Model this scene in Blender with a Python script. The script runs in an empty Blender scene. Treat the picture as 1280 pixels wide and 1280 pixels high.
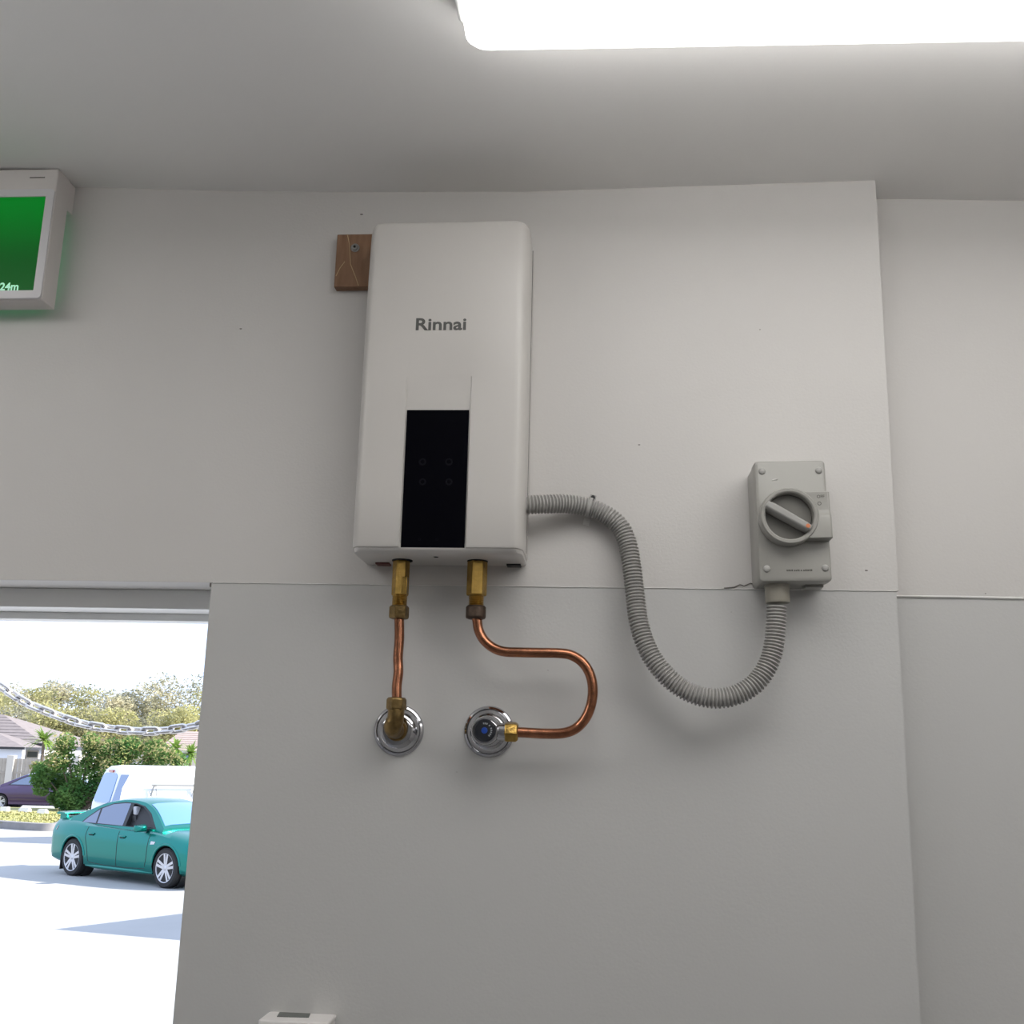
import bpy, bmesh, math, random
from math import sin, cos, pi, radians, atan2, sqrt, floor
from mathutils import Vector, Matrix, Euler
S = bpy.context.scene
COL = S.collection

# ---------------------------------------------------------------- camera
F = 1340.0; TH = radians(12.95); PS = radians(4.7); RO = radians(1.45)
CAM = Vector((0, -1.5, 2.2))
fw = Vector((-sin(PS)*cos(TH), cos(PS)*cos(TH), sin(TH)))
rt0 = Vector((cos(PS), sin(PS), 0)); up0 = rt0.cross(fw)
rt = rt0*cos(RO) + up0*sin(RO); up = up0*cos(RO) - rt0*sin(RO)
cd = bpy.data.cameras.new('camera'); cam = bpy.data.objects.new('camera', cd); COL.objects.link(cam)
cd.sensor_fit = 'HORIZONTAL'; cd.sensor_width = 36; cd.lens = F/1280*36
cd.clip_start = 0.02; cd.clip_end = 2000
mw = Matrix((rt, up, -fw)).transposed().to_4x4(); mw.translation = CAM
cam.matrix_world = mw
S.camera = cam

# ---------------------------------------------------------------- world, sun, exposure
S.view_settings.view_transform = 'Standard'; S.view_settings.look = 'None'
S.view_settings.exposure = -0.10; S.view_settings.gamma = 1.0
S.view_settings.use_curve_mapping = False
W = bpy.data.worlds.new('sky'); S.world = W; W.use_nodes = True
bg = W.node_tree.nodes['Background']
bg.inputs['Color'].default_value = (0.74, 0.88, 1.16, 1); bg.inputs['Strength'].default_value = 1.75
sd = bpy.data.lights.new('sun', 'SUN'); sun = bpy.data.objects.new('sun', sd); COL.objects.link(sun)
sd.energy = 12.0; sd.angle = radians(0.53); sd.color = (1.0, 0.95, 0.86)
sun.location = (10, 20, 20)
sun.rotation_euler = Vector((-1.0, -0.10, -0.62)).to_track_quat('-Z', 'Y').to_euler()
LAMP = 3.7          # radiance of the ceiling luminaires

# ---------------------------------------------------------------- helpers
def ray(x, y): return rt*((x-640)/F) + up*((640-y)/F) + fw
def at(x, y, Y=None, Z=None):
    d = ray(x, y)
    t = (Y-CAM.y)/d.y if Y is not None else (Z-CAM.z)/d.z
    return CAM + d*t

ORG = {}
def thing(name, label, cat, loc=(0, 0, 0), rz=0.0, group=None, kind=None, rot=None):
    o = bpy.data.objects.new(name, None); COL.objects.link(o)
    o.empty_display_size = 0.05
    o.location = loc; o.rotation_euler = rot if rot else (0, 0, rz)
    if label: o['label'] = label
    if cat: o['category'] = cat
    if group: o['group'] = group
    if kind: o['kind'] = kind
    ORG[o.name] = Vector(loc)
    return o

class MB:
    def __init__(s): s.v = []; s.f = []
    def add(s, vs, fs):
        n = len(s.v); s.v += [tuple(v) for v in vs]; s.f += [tuple(i+n for i in f) for f in fs]; return s
    def box(s, x0, x1, y0, y1, z0, z1):
        return s.add([(x0,y0,z0),(x1,y0,z0),(x1,y1,z0),(x0,y1,z0),(x0,y0,z1),(x1,y0,z1),(x1,y1,z1),(x0,y1,z1)],
                     [(0,3,2,1),(4,5,6,7),(0,1,5,4),(1,2,6,5),(2,3,7,6),(3,0,4,7)])
    def rings(s, rings, cap=True, closed=True):
        n = len(rings[0]); vs = [p for r in rings for p in r]; fs = []
        for i in range(len(rings)-1):
            for j in range(n if closed else n-1):
                a = i*n+j; b = i*n+(j+1) % n
                fs.append((a, b, b+n, a+n))
        if cap:
            fs.append(tuple(range(n-1, -1, -1))); k = (len(rings)-1)*n
            fs.append(tuple(range(k, k+n)))
        return s.add(vs, fs)
    def lathe(s, prof, o, ax, n=32, cap=True, ref=None):
        ax = Vector(ax).normalized(); o = Vector(o)
        r = Vector(ref) if ref else (Vector((0,0,1)) if abs(ax.z) < .9 else Vector((1,0,0)))
        u = (r - ax*r.dot(ax)).normalized(); w = ax.cross(u)
        return s.rings([[o+ax*h+(u*cos(2*pi*k/n)+w*sin(2*pi*k/n))*q for k in range(n)] for q, h in prof], cap)
    def tube(s, path, r, n=12, cap=True):
        P = [Vector(p) for p in path]; rr = r if isinstance(r, (list, tuple)) else [r]*len(P)
        T = []
        for i in range(len(P)):
            a = P[max(0, i-1)]; b = P[min(len(P)-1, i+1)]; T.append((b-a).normalized())
        u = T[0].orthogonal().normalized(); out = []
        for i, p in enumerate(P):
            u = (u - T[i]*u.dot(T[i])).normalized(); w = T[i].cross(u)
            out.append([p+(u*cos(2*pi*k/n)+w*sin(2*pi*k/n))*rr[i] for k in range(n)])
        return s.rings(out, cap)
    def prism(s, poly, d0, d1, f):      # poly of 2-D points, f(a, b, d) -> point
        n = len(poly)
        return s.add([f(a, b, d0) for a, b in poly]+[f(a, b, d1) for a, b in poly],
                     [tuple(range(n-1, -1, -1)), tuple(range(n, 2*n))]+[(i, (i+1) % n, n+(i+1) % n, n+i) for i in range(n)])

def build(name, mb, mat, parent=None, local=False, smooth=None, bevel=0, seg=2, fix=True, **props):
    me = bpy.data.meshes.new(name)
    org = Vector((0, 0, 0)) if (parent is None or local) else ORG.get(parent.name, Vector((0, 0, 0)))
    me.from_pydata([(v[0]-org.x, v[1]-org.y, v[2]-org.z) for v in mb.v], [], mb.f)
    if fix:
        bm = bmesh.new(); bm.from_mesh(me); bmesh.ops.recalc_face_normals(bm, faces=bm.faces); bm.to_mesh(me); bm.free()
    me.materials.append(mat)
    if smooth is not None:
        me.shade_smooth(); me.set_sharp_from_angle(angle=radians(smooth))
    o = bpy.data.objects.new(name, me); COL.objects.link(o)
    if parent is not None:
        o.parent = parent; ORG[o.name] = org if not local else Vector((0, 0, 0))
    if bevel:
        b = o.modifiers.new('bevel', 'BEVEL'); b.width = bevel; b.segments = seg; b.limit_method = 'ANGLE'; b.angle_limit = radians(40)
        if smooth is None: me.shade_smooth(); me.set_sharp_from_angle(angle=radians(35))
    for k, v in props.items(): o[k] = v
    return o

def spline(pts, n):
    P = [Vector(p) for p in pts]; P = [P[0]*2-P[1]] + P + [P[-1]*2-P[-2]]; out = []
    for i in range(1, len(P)-2):
        a, b, c, d = P[i-1:i+3]
        for k in range(n):
            t = k/n
            out.append(.5*((2*b)+(c-a)*t+(2*a-5*b+4*c-d)*t*t+(3*b-a-3*c+d)*t**3))
    out.append(P[-2]); return out
def resample(path, step):
    out = [path[0]]; acc = 0.0; prev = path[0]
    for p in path[1:]:
        while True:
            d = (p-prev).length
            if acc+d < step: acc += d; prev = p; break
            prev = prev + (p-prev)*((step-acc)/d); out.append(prev); acc = 0.0
    return out

def text_mesh(name, body, size, mat, parent, loc, rot=(pi/2, 0, 0), offset=0.0, depth=0.0, width=None, align='CENTER', local=False):
    c = bpy.data.curves.new(name, 'FONT'); c.body = body; c.size = size; c.offset = offset; c.extrude = depth
    c.align_x = align; c.align_y = 'BOTTOM_BASELINE' if False else 'CENTER'; c.resolution_u = 4
    t = bpy.data.objects.new('tmp', c); COL.objects.link(t)
    bpy.context.view_layer.update()
    me = bpy.data.meshes.new_from_object(t.evaluated_get(bpy.context.evaluated_depsgraph_get()))
    bpy.data.objects.remove(t); bpy.data.curves.remove(c)
    me.name = name; me.materials.clear(); me.materials.append(mat)
    if width:
        xs = [v.co.x for v in me.vertices]; k = width/(max(xs)-min(xs))
        for v in me.vertices: v.co.x *= k
    R = Euler(rot).to_matrix().to_4x4()
    org = Vector((0,0,0)) if local else ORG[parent.name]
    me.transform(Matrix.Translation(Vector(loc)-org) @ R)
    o = bpy.data.objects.new(name, me); COL.objects.link(o); o.parent = parent
    return o

# ---------------------------------------------------------------- materials
def mat(name, col, rough=.5, metal=0.0, noise=0.0, scale=20.0, bump=0.0, bscale=200.0, coat=0.0, spec=.5, emit=None, es=0.0, trans=0.0, stretch=None, col2=None):
    m = bpy.data.materials.new(name); m.use_nodes = True
    nt = m.node_tree; b = nt.nodes['Principled BSDF']
    b.inputs['Base Color'].default_value = (*col, 1); b.inputs['Roughness'].default_value = rough
    b.inputs['Metallic'].default_value = metal; b.inputs['Coat Weight'].default_value = coat
    b.inputs['Specular IOR Level'].default_value = spec
    b.inputs['Transmission Weight'].default_value = trans
    if coat: b.inputs['Coat Roughness'].default_value = .04
    if emit: b.inputs['Emission Color'].default_value = (*emit, 1); b.inputs['Emission Strength'].default_value = es
    if noise or bump or col2:
        tc = nt.nodes.new('ShaderNodeTexCoord'); mp = nt.nodes.new('ShaderNodeMapping')
        nt.links.new(tc.outputs['Object'], mp.inputs['Vector'])
        if stretch: mp.inputs['Scale'].default_value = stretch
    if noise or col2:
        n = nt.nodes.new('ShaderNodeTexNoise'); n.inputs['Scale'].default_value = scale; n.inputs['Detail'].default_value = 4
        nt.links.new(mp.outputs['Vector'], n.inputs['Vector'])
        r = nt.nodes.new('ShaderNodeValToRGB')
        c2 = col2 if col2 else tuple(min(1, c*(1+noise)) for c in col); c1 = col if col2 else tuple(c*(1-noise) for c in col)
        r.color_ramp.elements[0].color = (*c1, 1); r.color_ramp.elements[1].color = (*c2, 1)
        r.color_ramp.elements[0].position = .32; r.color_ramp.elements[1].position = .68
        nt.links.new(n.outputs['Fac'], r.inputs['Fac']); nt.links.new(r.outputs['Color'], b.inputs['Base Color'])
    if bump:
        n2 = nt.nodes.new('ShaderNodeTexNoise'); n2.inputs['Scale'].default_value = bscale; n2.inputs['Detail'].default_value = 3
        nt.links.new(mp.outputs['Vector'], n2.inputs['Vector'])
        bu = nt.nodes.new('ShaderNodeBump'); bu.inputs['Strength'].default_value = bump; bu.inputs['Distance'].default_value = .002
        nt.links.new(n2.outputs['Fac'], bu.inputs['Height']); nt.links.new(bu.outputs['Normal'], b.inputs['Normal'])
    return m

def leaf_mat(name, c1, c2, scale=1.5):
    m = bpy.data.materials.new(name); m.use_nodes = True; nt = m.node_tree; nt.nodes.clear()
    o = nt.nodes.new('ShaderNodeOutputMaterial'); d = nt.nodes.new('ShaderNodeBsdfDiffuse'); t = nt.nodes.new('ShaderNodeBsdfTranslucent')
    mx = nt.nodes.new('ShaderNodeMixShader'); mx.inputs[0].default_value = .4
    tc = nt.nodes.new('ShaderNodeTexCoord'); n = nt.nodes.new('ShaderNodeTexNoise'); n.inputs['Scale'].default_value = scale; n.inputs['Detail'].default_value = 6
    r = nt.nodes.new('ShaderNodeValToRGB'); r.color_ramp.elements[0].position = .35; r.color_ramp.elements[1].position = .65
    r.color_ramp.elements[0].color = (*c1, 1); r.color_ramp.elements[1].color = (*c2, 1)
    nt.links.new(tc.outputs['Object'], n.inputs['Vector']); nt.links.new(n.outputs['Fac'], r.inputs['Fac'])
    for q in (d, t): nt.links.new(r.outputs['Color'], q.inputs['Color'])
    nt.links.new(d.outputs[0], mx.inputs[1]); nt.links.new(t.outputs[0], mx.inputs[2]); nt.links.new(mx.outputs[0], o.inputs['Surface'])
    return m

M = {}
M['upper'] = mat('upper_wall_paint', (.615, .595, .575), .55, noise=.015, scale=3, bump=.12, bscale=260)
M['lower'] = mat('lower_wall_paint', (.545, .54, .53), .5, noise=.015, scale=3, bump=.10, bscale=260)
M['ceil'] = mat('ceiling_paint', (.86, .845, .825), .7, noise=.012, scale=2, bump=.08, bscale=200)
M['caulk'] = mat('filler_bead', (.78, .77, .75), .5)
M['mark'] = mat('dark_fleck', (.20, .185, .17), .8)
M['frame'] = mat('white_door_frame', (.90, .90, .885), .4)
M['strip'] = leaf_mat('translucent_strip', (.85, .85, .86), (.88, .88, .88))
M['floor'] = mat('concrete_floor', (.36, .35, .335), .5, noise=.08, scale=4)
M['dimwall'] = mat('mid_grey_wall', (.34, .335, .325), .6)
M['lampside'] = mat('opal_diffuser_edge', (.9, .9, .9), .4, emit=(1.0, .988, .966), es=8.0)
M['lampbody'] = mat('luminaire_body', (.75, .75, .73), .4)
M['lamp'] = mat('opal_diffuser', (.9, .9, .9), .4, emit=(1.0, .988, .966), es=LAMP)
M['casing'] = mat('heater_white_plastic', (.575, .552, .525), .34, noise=.01, scale=8, bump=.05, bscale=900)
M['glass_black'] = mat('black_gloss_panel', (.0020, .0020, .0038), .35, spec=.03)
M['icon'] = mat('dim_touch_icon', (.006, .006, .009), .5, spec=.05)
M['logo'] = mat('grey_logo_print', (.09, .09, .085), .5)
M['hole'] = mat('dark_recess', (.012, .011, .010), .9)
M['wood'] = mat('stained_timber', (.20, .105, .055), .6, col2=(.27, .15, .085), scale=18, stretch=(6, 6, 1), bump=.2, bscale=60)
M['string'] = mat('pale_glue_line', (.50, .36, .20), .7)
M['steel'] = mat('zinc_screw', (.32, .32, .31), .35, metal=.9)
M['brass'] = mat('raw_brass', (.42, .27, .075), .28, metal=1, noise=.22, scale=90, bump=.25, bscale=300)
M['brass_dull'] = mat('aged_brass', (.215, .145, .06), .38, metal=1, noise=.28, scale=110, bump=.3, bscale=300)
M['bronze'] = mat('dark_tarnished_brass', (.085, .06, .045), .5, metal=.8, noise=.3, scale=120, bump=.35, bscale=300)
M['copper'] = mat('copper_tube', (.36, .155, .088), .24, metal=1, noise=.25, scale=60, bump=.18, bscale=140)
M['chrome'] = mat('chrome_plate', (.50, .50, .52), .05, metal=1)
M['capblack'] = mat('smoky_cap', (.02, .022, .028), .15)
M['blue'] = mat('blue_dot', (.01, .06, .36), .4)
M['gprint'] = mat('pale_cap_print', (.30, .32, .34), .5)
M['conduit'] = mat('grey_conduit', (.37, .36, .345), .42)
M['gland'] = mat('taupe_gland', (.30, .28, .235), .45)
M['iso'] = mat('isolator_grey', (.325, .317, .292), .33, noise=.02, scale=20)
M['isodark'] = mat('isolator_dial_grey', (.15, .145, .13), .4)
M['knob'] = mat('isolator_knob_grey', (.36, .352, .335), .33)
M['orange'] = mat('orange_pointer', (.62, .20, .08), .5)
M['dprint'] = mat('dark_print', (.10, .095, .085), .6)
M['sign'] = mat('sign_housing', (.66, .62, .60), .42)
M['bezel'] = mat('sign_bezel', (.70, .68, .70), .4)
M['green'] = mat('sign_green', (.0, .045, .008), .35, spec=.2, emit=(.0, .17, .012), es=.55)
_nt = M['green'].node_tree; _tc = _nt.nodes.new('ShaderNodeTexCoord'); _sx = _nt.nodes.new('ShaderNodeSeparateXYZ'); _mr = _nt.nodes.new('ShaderNodeMapRange')
_nt.links.new(_tc.outputs['Generated'], _sx.inputs[0]); _nt.links.new(_sx.outputs['Z'], _mr.inputs['Value'])      # edge-lit from the top
_mr.interpolation_type = 'SMOOTHSTEP'; _mr.inputs['From Min'].default_value = .25; _mr.inputs['To Min'].default_value = .36; _mr.inputs['To Max'].default_value = 1.0
_nt.links.new(_mr.outputs[0], _nt.nodes['Principled BSDF'].inputs['Emission Strength'])
M['glow'] = mat('sign_rear_led_strip', (.2, .6, .4), .5, emit=(.12, 1.0, .42), es=.40)
M['stext'] = mat('sign_lettering', (.45, .8, .6), .4, emit=(.36, .85, .55), es=.5)
M['disp'] = mat('dispenser_white', (.80, .77, .75), .35)
M['slot'] = mat('dispenser_window', (.10, .11, .10), .3)
M['zinc'] = mat('galvanised_chain', (.68, .66, .65), .35, metal=.85, noise=.15, scale=60)
M['pave'] = mat('pale_pavement', (.37, .37, .37), .9, noise=.05, scale=.7)
M['grass'] = mat('dry_grass', (.27, .28, .10), .9, col2=(.38, .35, .16), scale=.5)
M['kerb'] = mat('concrete_kerb', (.22, .21, .21), .9, noise=.1, scale=4)
M['teal'] = mat('teal_metallic_paint', (.0, .185, .155), .30, metal=.8, coat=.5)
M['purple'] = mat('dark_purple_paint', (.055, .026, .085), .3, metal=.5, coat=1.0)
M['white'] = mat('white_van_paint', (.74, .75, .78), .35, coat=.6)
M['carglass'] = mat('sky_reflection_glass', (.08, .12, .22), .05, spec=1.0, coat=.8)  # bluish sky reflection put into the base colour
M['screenglass'] = mat('windscreen_glass', (.09, .21, .42), .05, spec=.8, coat=.3)  # base blue stands in for the reflected sky
M['tyre'] = mat('tyre_rubber', (.018, .017, .017), .75)
M['alloy'] = mat('alloy_rim', (.55, .55, .58), .3, metal=.7)
M['blacktrim'] = mat('black_trim', (.015, .015, .016), .5)
M['seat'] = mat('pale_headrest', (.42, .42, .44), .7)
M['lampglass'] = mat('headlamp_lens', (.62, .66, .68), .1, coat=1)
M['maroon'] = mat('maroon_rubber', (.11, .03, .025), .6)
M['redlens'] = mat('red_lens', (.35, .02, .02), .2, coat=1)
M['roof1'] = mat('grey_roof_tile', (.20, .17, .165), .8, noise=.1, scale=3)
M['roof2'] = mat('pinkish_roof_tile', (.36, .28, .25), .8, noise=.1, scale=3)
M['hwall'] = mat('pale_render', (.62, .64, .68), .8, noise=.03, scale=2)
M['cream'] = mat('cream_render', (.60, .53, .44), .8, noise=.03, scale=2)
M['fence'] = mat('beige_fence_board', (.34, .30, .25), .85, noise=.1, scale=3)
M['pillar'] = mat('pale_fence_pillar', (.52, .48, .42), .85)
M['stop'] = mat('white_concrete_stop', (.66, .64, .62), .8)
M['bark'] = mat('bark', (.13, .10, .075), .9, noise=.25, scale=6)
M['hill'] = mat('scrub_hillside', (.10, .12, .045), .95, col2=(.20, .20, .09), scale=.35)
M['canopy'] = mat('canopy_steel', (.5, .5, .5), .6)
M['leafA'] = leaf_mat('olive_leaves', (.27, .27, .13), (.44, .41, .21), .8)  # haze over the far trees is mixed into these paler leaf colours
M['leafB'] = leaf_mat('grey_green_leaves', (.25, .25, .17), (.40, .38, .28), .8)
M['leafC'] = leaf_mat('yellow_green_leaves', (.39, .38, .17), (.50, .47, .25), .8)
M['leafD'] = leaf_mat('pale_hazy_leaves', (.40, .38, .25), (.56, .51, .36), .8)
M['bush'] = leaf_mat('shrub_leaves', (.06, .16, .05), (.20, .32, .10), 1.2)
M['bushpale'] = leaf_mat('shrub_tip_leaves', (.30, .34, .12), (.42, .36, .20), 1.2)
M['palm'] = leaf_mat('palm_leaves', (.14, .26, .05), (.24, .34, .08), 1.2)

# ================================================================ ROOM
XL, XR, YF = -2.9, 2.3, -4.4
JX, HZ = -0.558, 2.438                 # right jamb of the opening, head of the opening
CX = 0.414                             # right edge of the projecting column
def struct(name, mb, m, parent=None, **k):
    o = build(name, mb, m, parent, **k)
    if parent is None: o['kind'] = 'structure'
    return o
# ceiling: an uneven plaster sheet following the measured junction line
cz = [(-3.2, 3.09), (-.97, 3.081), (-.838, 3.0765), (-.62, 3.066), (-.40, 3.059), (-.12, 3.0545), (.15, 3.059), (.414, 3.0635), (.47, 3.062), (.65, 3.056), (2.6, 3.05)]
ys = [.30, .0555, .03, 0, -.12, -.3, -.8, -4.6]
def ceilz(i, y):
    k = 1.0 if y > -.12 else max(0, 1-(-.12-y)/.5)
    return 3.064 + (cz[i][1]-3.064)*k
mb = MB(); nx = len(cz); V = []
for y in ys: V += [(cz[i][0], y, ceilz(i, y)) for i in range(nx)]
for y in ys: V += [(cz[i][0], y, 3.30) for i in range(nx)]
off = nx*len(ys); fs = []
for j in range(len(ys)-1):
    for i in range(nx-1):
        a = j*nx+i; fs.append((a, a+1, a+1+nx, a+nx)); fs.append((a+off, a+off+nx, a+off+nx+1, a+off+1))
for i in range(nx-1):
    a = i; fs.append((a, a+off, a+off+1, a+1)); b = (len(ys)-1)*nx+i; fs.append((b, b+1, b+1+off, b+off))
for j in range(len(ys)-1):
    a = j*nx; fs.append((a, a+nx, a+nx+off, a+off)); b = j*nx+nx-1; fs.append((b, b+off, b+off+nx, b+nx))
struct('ceiling', mb.add(V, fs), M['ceil'], smooth=20)
# floor and the unseen walls
struct('floor', MB().box(XL-.2, XR+.2, YF-.2, .15, -.40, 0), M['floor'])
struct('wall_left', MB().box(XL-.15, XL, YF-.15, .15, 0, 3.2), M['upper'])
struct('wall_right', MB().box(XR, XR+.15, YF-.15, .20, 0, 3.2), M['upper'])
struct('wall_front', MB().box(XL, XR, YF-.15, YF, 0, 3.2), M['dimwall'])
# back wall: masonry core with a lower and an upper lining sheet; the sheet above carries the head of the opening
DL = -2.35
wb = thing('wall_back', None, None, (0, 0, 0), kind='structure')
build('lower_lining', MB().box(JX, CX-.003, .0010, .16, 0, HZ), M['lower'], wb)
g = MB().box(XL, CX, 0, .074, HZ, 3.2); g.box(XL, CX, .074, .16, HZ-.0, 3.2)
build('upper_lining', g, M['upper'], wb, bevel=.0006)
build('left_pier', MB().box(XL, DL, .0, .16, 0, HZ), M['lower'], wb)
wr = thing('wall_recess', None, None, (0, 0, 0), kind='structure')
build('lower_lining', MB().box(CX-.02, XR, .0565, .16, 0, 2.4392), M['lower'], wr)
build('upper_lining', MB().box(CX-.02, XR, .055, .16, 2.4392, 3.2), M['upper'], wr)
# filler beads along the joint of the linings
random.seed(3)
def bead(x0, x1, y, z, n, jit, r=.0013):
    pts = [(x0+(x1-x0)*i/n, y, z+random.uniform(-jit, jit)) for i in range(n+1)]
    return MB().tube(pts, r, 6)
struct('trim_1', bead(JX+.002, CX-.002, .0003, HZ, 120, .0002, .0006), M['caulk'], smooth=60)
struct('trim_2', bead(CX+.003, XR, .0553, 2.4392, 60, .0003, .0018), M['caulk'], smooth=60)
struct('trim_3', MB().tube([at(x, y, Y=-.0008) for x, y in [(905,735),(918,734),(925,730.5),(930,732.5),(938,729),(945,731)]], .0008, 5), M['mark'])
# small holes and flecks left in the paint
for i, (x, y, r, Y) in enumerate([(1083,713,.0022,0),(685,838,.0026,.0015),(571,965,.0022,.0015),(452,268,.0024,0),(301,411,.0020,0),(914,765,.0022,.0015),(799,556,.0016,0),(569,938,.0014,.0015),(1232,742,.0012,.055),(950,412,.0012,0)]):
    p = at(x, y, Y=Y); fm = MB()
    fm.lathe([(r*.75, -.0004), (r*.7, .0003), (r*.3, .0005)], p, (0, -1, 0), 8)
    for q in range(len(fm.v)):
        v = fm.v[q]; fm.v[q] = (p.x+(v[0]-p.x)*1.5, v[1], p.z+(v[2]-p.z)*.7)
    build('paint_chip', fm, M['mark'], wr if Y > .05 else wb)
# opening: frame head set back in the reveal
dr = thing('door_1', None, None, (0, 0, 0), kind='structure')
build('head_member', MB().box(DL, JX, .0741, .16, 2.4085, HZ), M['frame'], dr, bevel=.0012)
build('stop_member', MB().box(DL, JX, .1316, .165, 2.3971, 2.4085), M['frame'], dr, bevel=.001)
build('head_packer', MB().box(JX-.004, JX+.0005, .004, .03, 2.4325, HZ), M['mark'], dr)

# ================================================================ CEILING LUMINAIRES
def rrect(x0, x1, y0, y1, r, n=8):
    P = []
    for cx, cy, a in ((x1-r, y1-r, 0), (x0+r, y1-r, 90), (x0+r, y0+r, 180), (x1-r, y0+r, 270)):
        P += [(cx+r*cos(radians(a+90*k/n)), cy+r*sin(radians(a+90*k/n))) for k in range(n+1)]
    return P
def luminaire(x0, y1, label, rz=0.0, zc=3.064, L=1.21, B=.60):
    t = thing('ceiling_light', label, 'ceiling light', (x0+L/2, y1-B/2, zc), rot=(0, 0, rz))
    def ring(i, z, r): return [Vector((x, y, z)) for x, y in rrect(-L/2+i, L/2-i, -B/2+i, B/2-i, r)]
    # end caps and tray
    build('tray', MB().rings([ring(.010, .02, .018), ring(.006, -.022, .020), ring(.010, -.030, .018)]), M['lampbody'], t, local=True, smooth=40)
    build('diffuser', MB().rings([ring(.004, -.0605, .022), ring(.0035, -.064, .022)]), M['lamp'], t, local=True, smooth=40)
    build('diffuser_edge', MB().rings([ring(.011, -.030, .019), ring(.0, -.040, .024), ring(0, -.060, .024), ring(.0035, -.063, .022)]), M['lampside'], t, local=True, smooth=40)
    for s in (-1, 1):
        c = [(s*(L/2+.011), -B/2+.02), (s*(L/2+.011), B/2-.016), (s*(L/2+.004), B/2-.003), (s*(L/2-.04), B/2-.003), (s*(L/2-.04), -B/2+.02)]
        build('end_cap', MB().prism(c, -.034, -.004, lambda a, b, d: (a, b, d)), M['lampbody'], t, local=True, bevel=.004)
    return t
luminaire(-.150, -.402, 'bright white ceiling luminaire with opal diffuser above the water heater', rz=radians(.9))
for lx, ly, lb in ((-.15, -3.1, 'added fill luminaire, unseen, at the front wall, middle'), (-2.12, -.62, 'added fill luminaire left of the frame, beside the exit sign'), (1.25, -1.6, 'added fill luminaire behind the camera to the right')):  # unseen luminaires added to fill the room light
    luminaire(lx, ly, lb)

# ================================================================ WATER HEATER
hx = -.217
wh = thing('water_heater', 'white wall-mounted instant water heater with black display panel', 'water heater', (hx, 0, 2.467))
CC = -.2215                              # centre line of the channel that holds the panel
def hsec(z, w, d, c, e=1.0):
    r = [(w, -.001), (w, -(d-.034))]
    for k in range(9):
        t = (k+.5)/9*pi/2
        r.append((w-.014*e*(1-cos(t))**1.0, -(d-.026)-.026*sin(t)))
    r.append((w-.018*e, -d))
    R_ = [Vector((hx+x, y, z)) for x, y in r]
    Lf = [Vector((hx-x, y, z)) for x, y in r[::-1]]
    ch = [Vector((CC+x, y, z)) for x, y in ((.0456, -d), (.0448, -(d-c)), (0, -(d-c)), (-.0448, -(d-c)), (-.0456, -d))]
    return R_+ch+Lf
rows = []
zt = 2.9585
for z, w, d, c in [(2.4735, .1150, .0955, .003), (2.4745, .1172, .0985, .0046), (2.478, .1176, .1000, .0046), (2.55, .1176, .1, .0041), (2.62, .1176, .1, .0034), (2.668, .1176, .1, .0028), (2.70, .1176, .1, .0016), (2.716, .1176, .1, .0005), (2.7205, .1176, .1, .00003),
                   (2.80, .1176, .1, .00002), (2.88, .1175, .0988, .00002), (2.925, .1174, .097, .00002), (2.942, .1172, .0955, .00002), (2.950, .1160, .0945, .00002), (2.9545, .1135, .0925, .00002), (2.9572, .1100, .089, .00002), (2.9583, .1060, .084, .00002), (zt, .101, .077, .00002)]:
    rows.append(hsec(z, w, d, c))
build('front_cover', MB().rings(rows), M['casing'], wh, smooth=28)
def tsec(z, w, d): return hsec(z, w, d, 0)
build('bottom_tray', MB().rings([tsec(2.4665, .1085, .060), tsec(2.4668, .1125, .080), tsec(2.469, .1158, .0935), tsec(2.4735, .1162, .0965), tsec(2.480, .1162, .0965)]), M['casing'], wh, smooth=50)
dp = MB()
dp.add([(-.2648, -.0966, 2.4738), (-.1782, -.0966, 2.4738), (-.1782, -.0984, 2.6676), (-.2648, -.0984, 2.6676), (-.2648, -.0950, 2.4738), (-.1782, -.0950, 2.4738), (-.1782, -.0965, 2.6676), (-.2648, -.0965, 2.6676)],
       [(0,1,2,3),(7,6,5,4),(0,4,5,1),(1,5,6,2),(2,6,7,3),(3,7,4,0)])
panel = build('display_panel', dp, M['glass_black'], wh, label='black gloss display panel')
ic = 0
for (x, y, r) in [(528,577,.0058),(561,577,.0058),(528,602,.0055),(561,602,.0055),(524,674,.0022),(546,674,.0022)]:
    p = at(x, y, Y=-.0985); yy = -.0966-(p.z-2.4738)/.1938*.0018
    build('touch_icon', MB().lathe([(r, -.0001), (r*.8, .00012), (r*.55, .00012), (r*.45, -.0001)], (p.x, yy, p.z), (0, -1, 0), 20, cap=False), M['icon'], panel)
lp = at(551, 406, Y=-.1)
text_mesh('logo_text', 'Rinnai', .0252, M['logo'], wh, (lp.x, -.1002, lp.z), width=.0715, offset=.00055, depth=.0002)['label'] = 'grey lettering reading Rinnai'
sp = at(545, 696, Z=2.4668)
build('sensor_hole', MB().lathe([(.0035, -.0002), (.0035, .0006), (.0015, .0008)], (sp.x, sp.y, 2.4668), (0, 0, -1), 12), M['hole'], wh)
for px in (503, 597):
    p = at(px, 700, Y=-.040)
    build('pipe_port', MB().lathe([(.0145, -.001), (.0145, .0012), (.0120, .0014)], (p.x, -.040, 2.4664), (0, 0, -1), 24), M['hole'], wh)
for px, w in ((480, .020), (642, .020)):
    p = at(px, 705, Z=2.4665)
    build('rubber_foot', MB().box(p.x-w/2, p.x+w/2, -.022, -.004, 2.4640, 2.4668), M['maroon'] if px < 500 else M['blacktrim'], wh, bevel=.0008)
build('side_seam', MB().box(hx+.1170, hx+.1180, -.030, -.0288, 2.48, 2.94), M['blacktrim'], wh)

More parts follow.
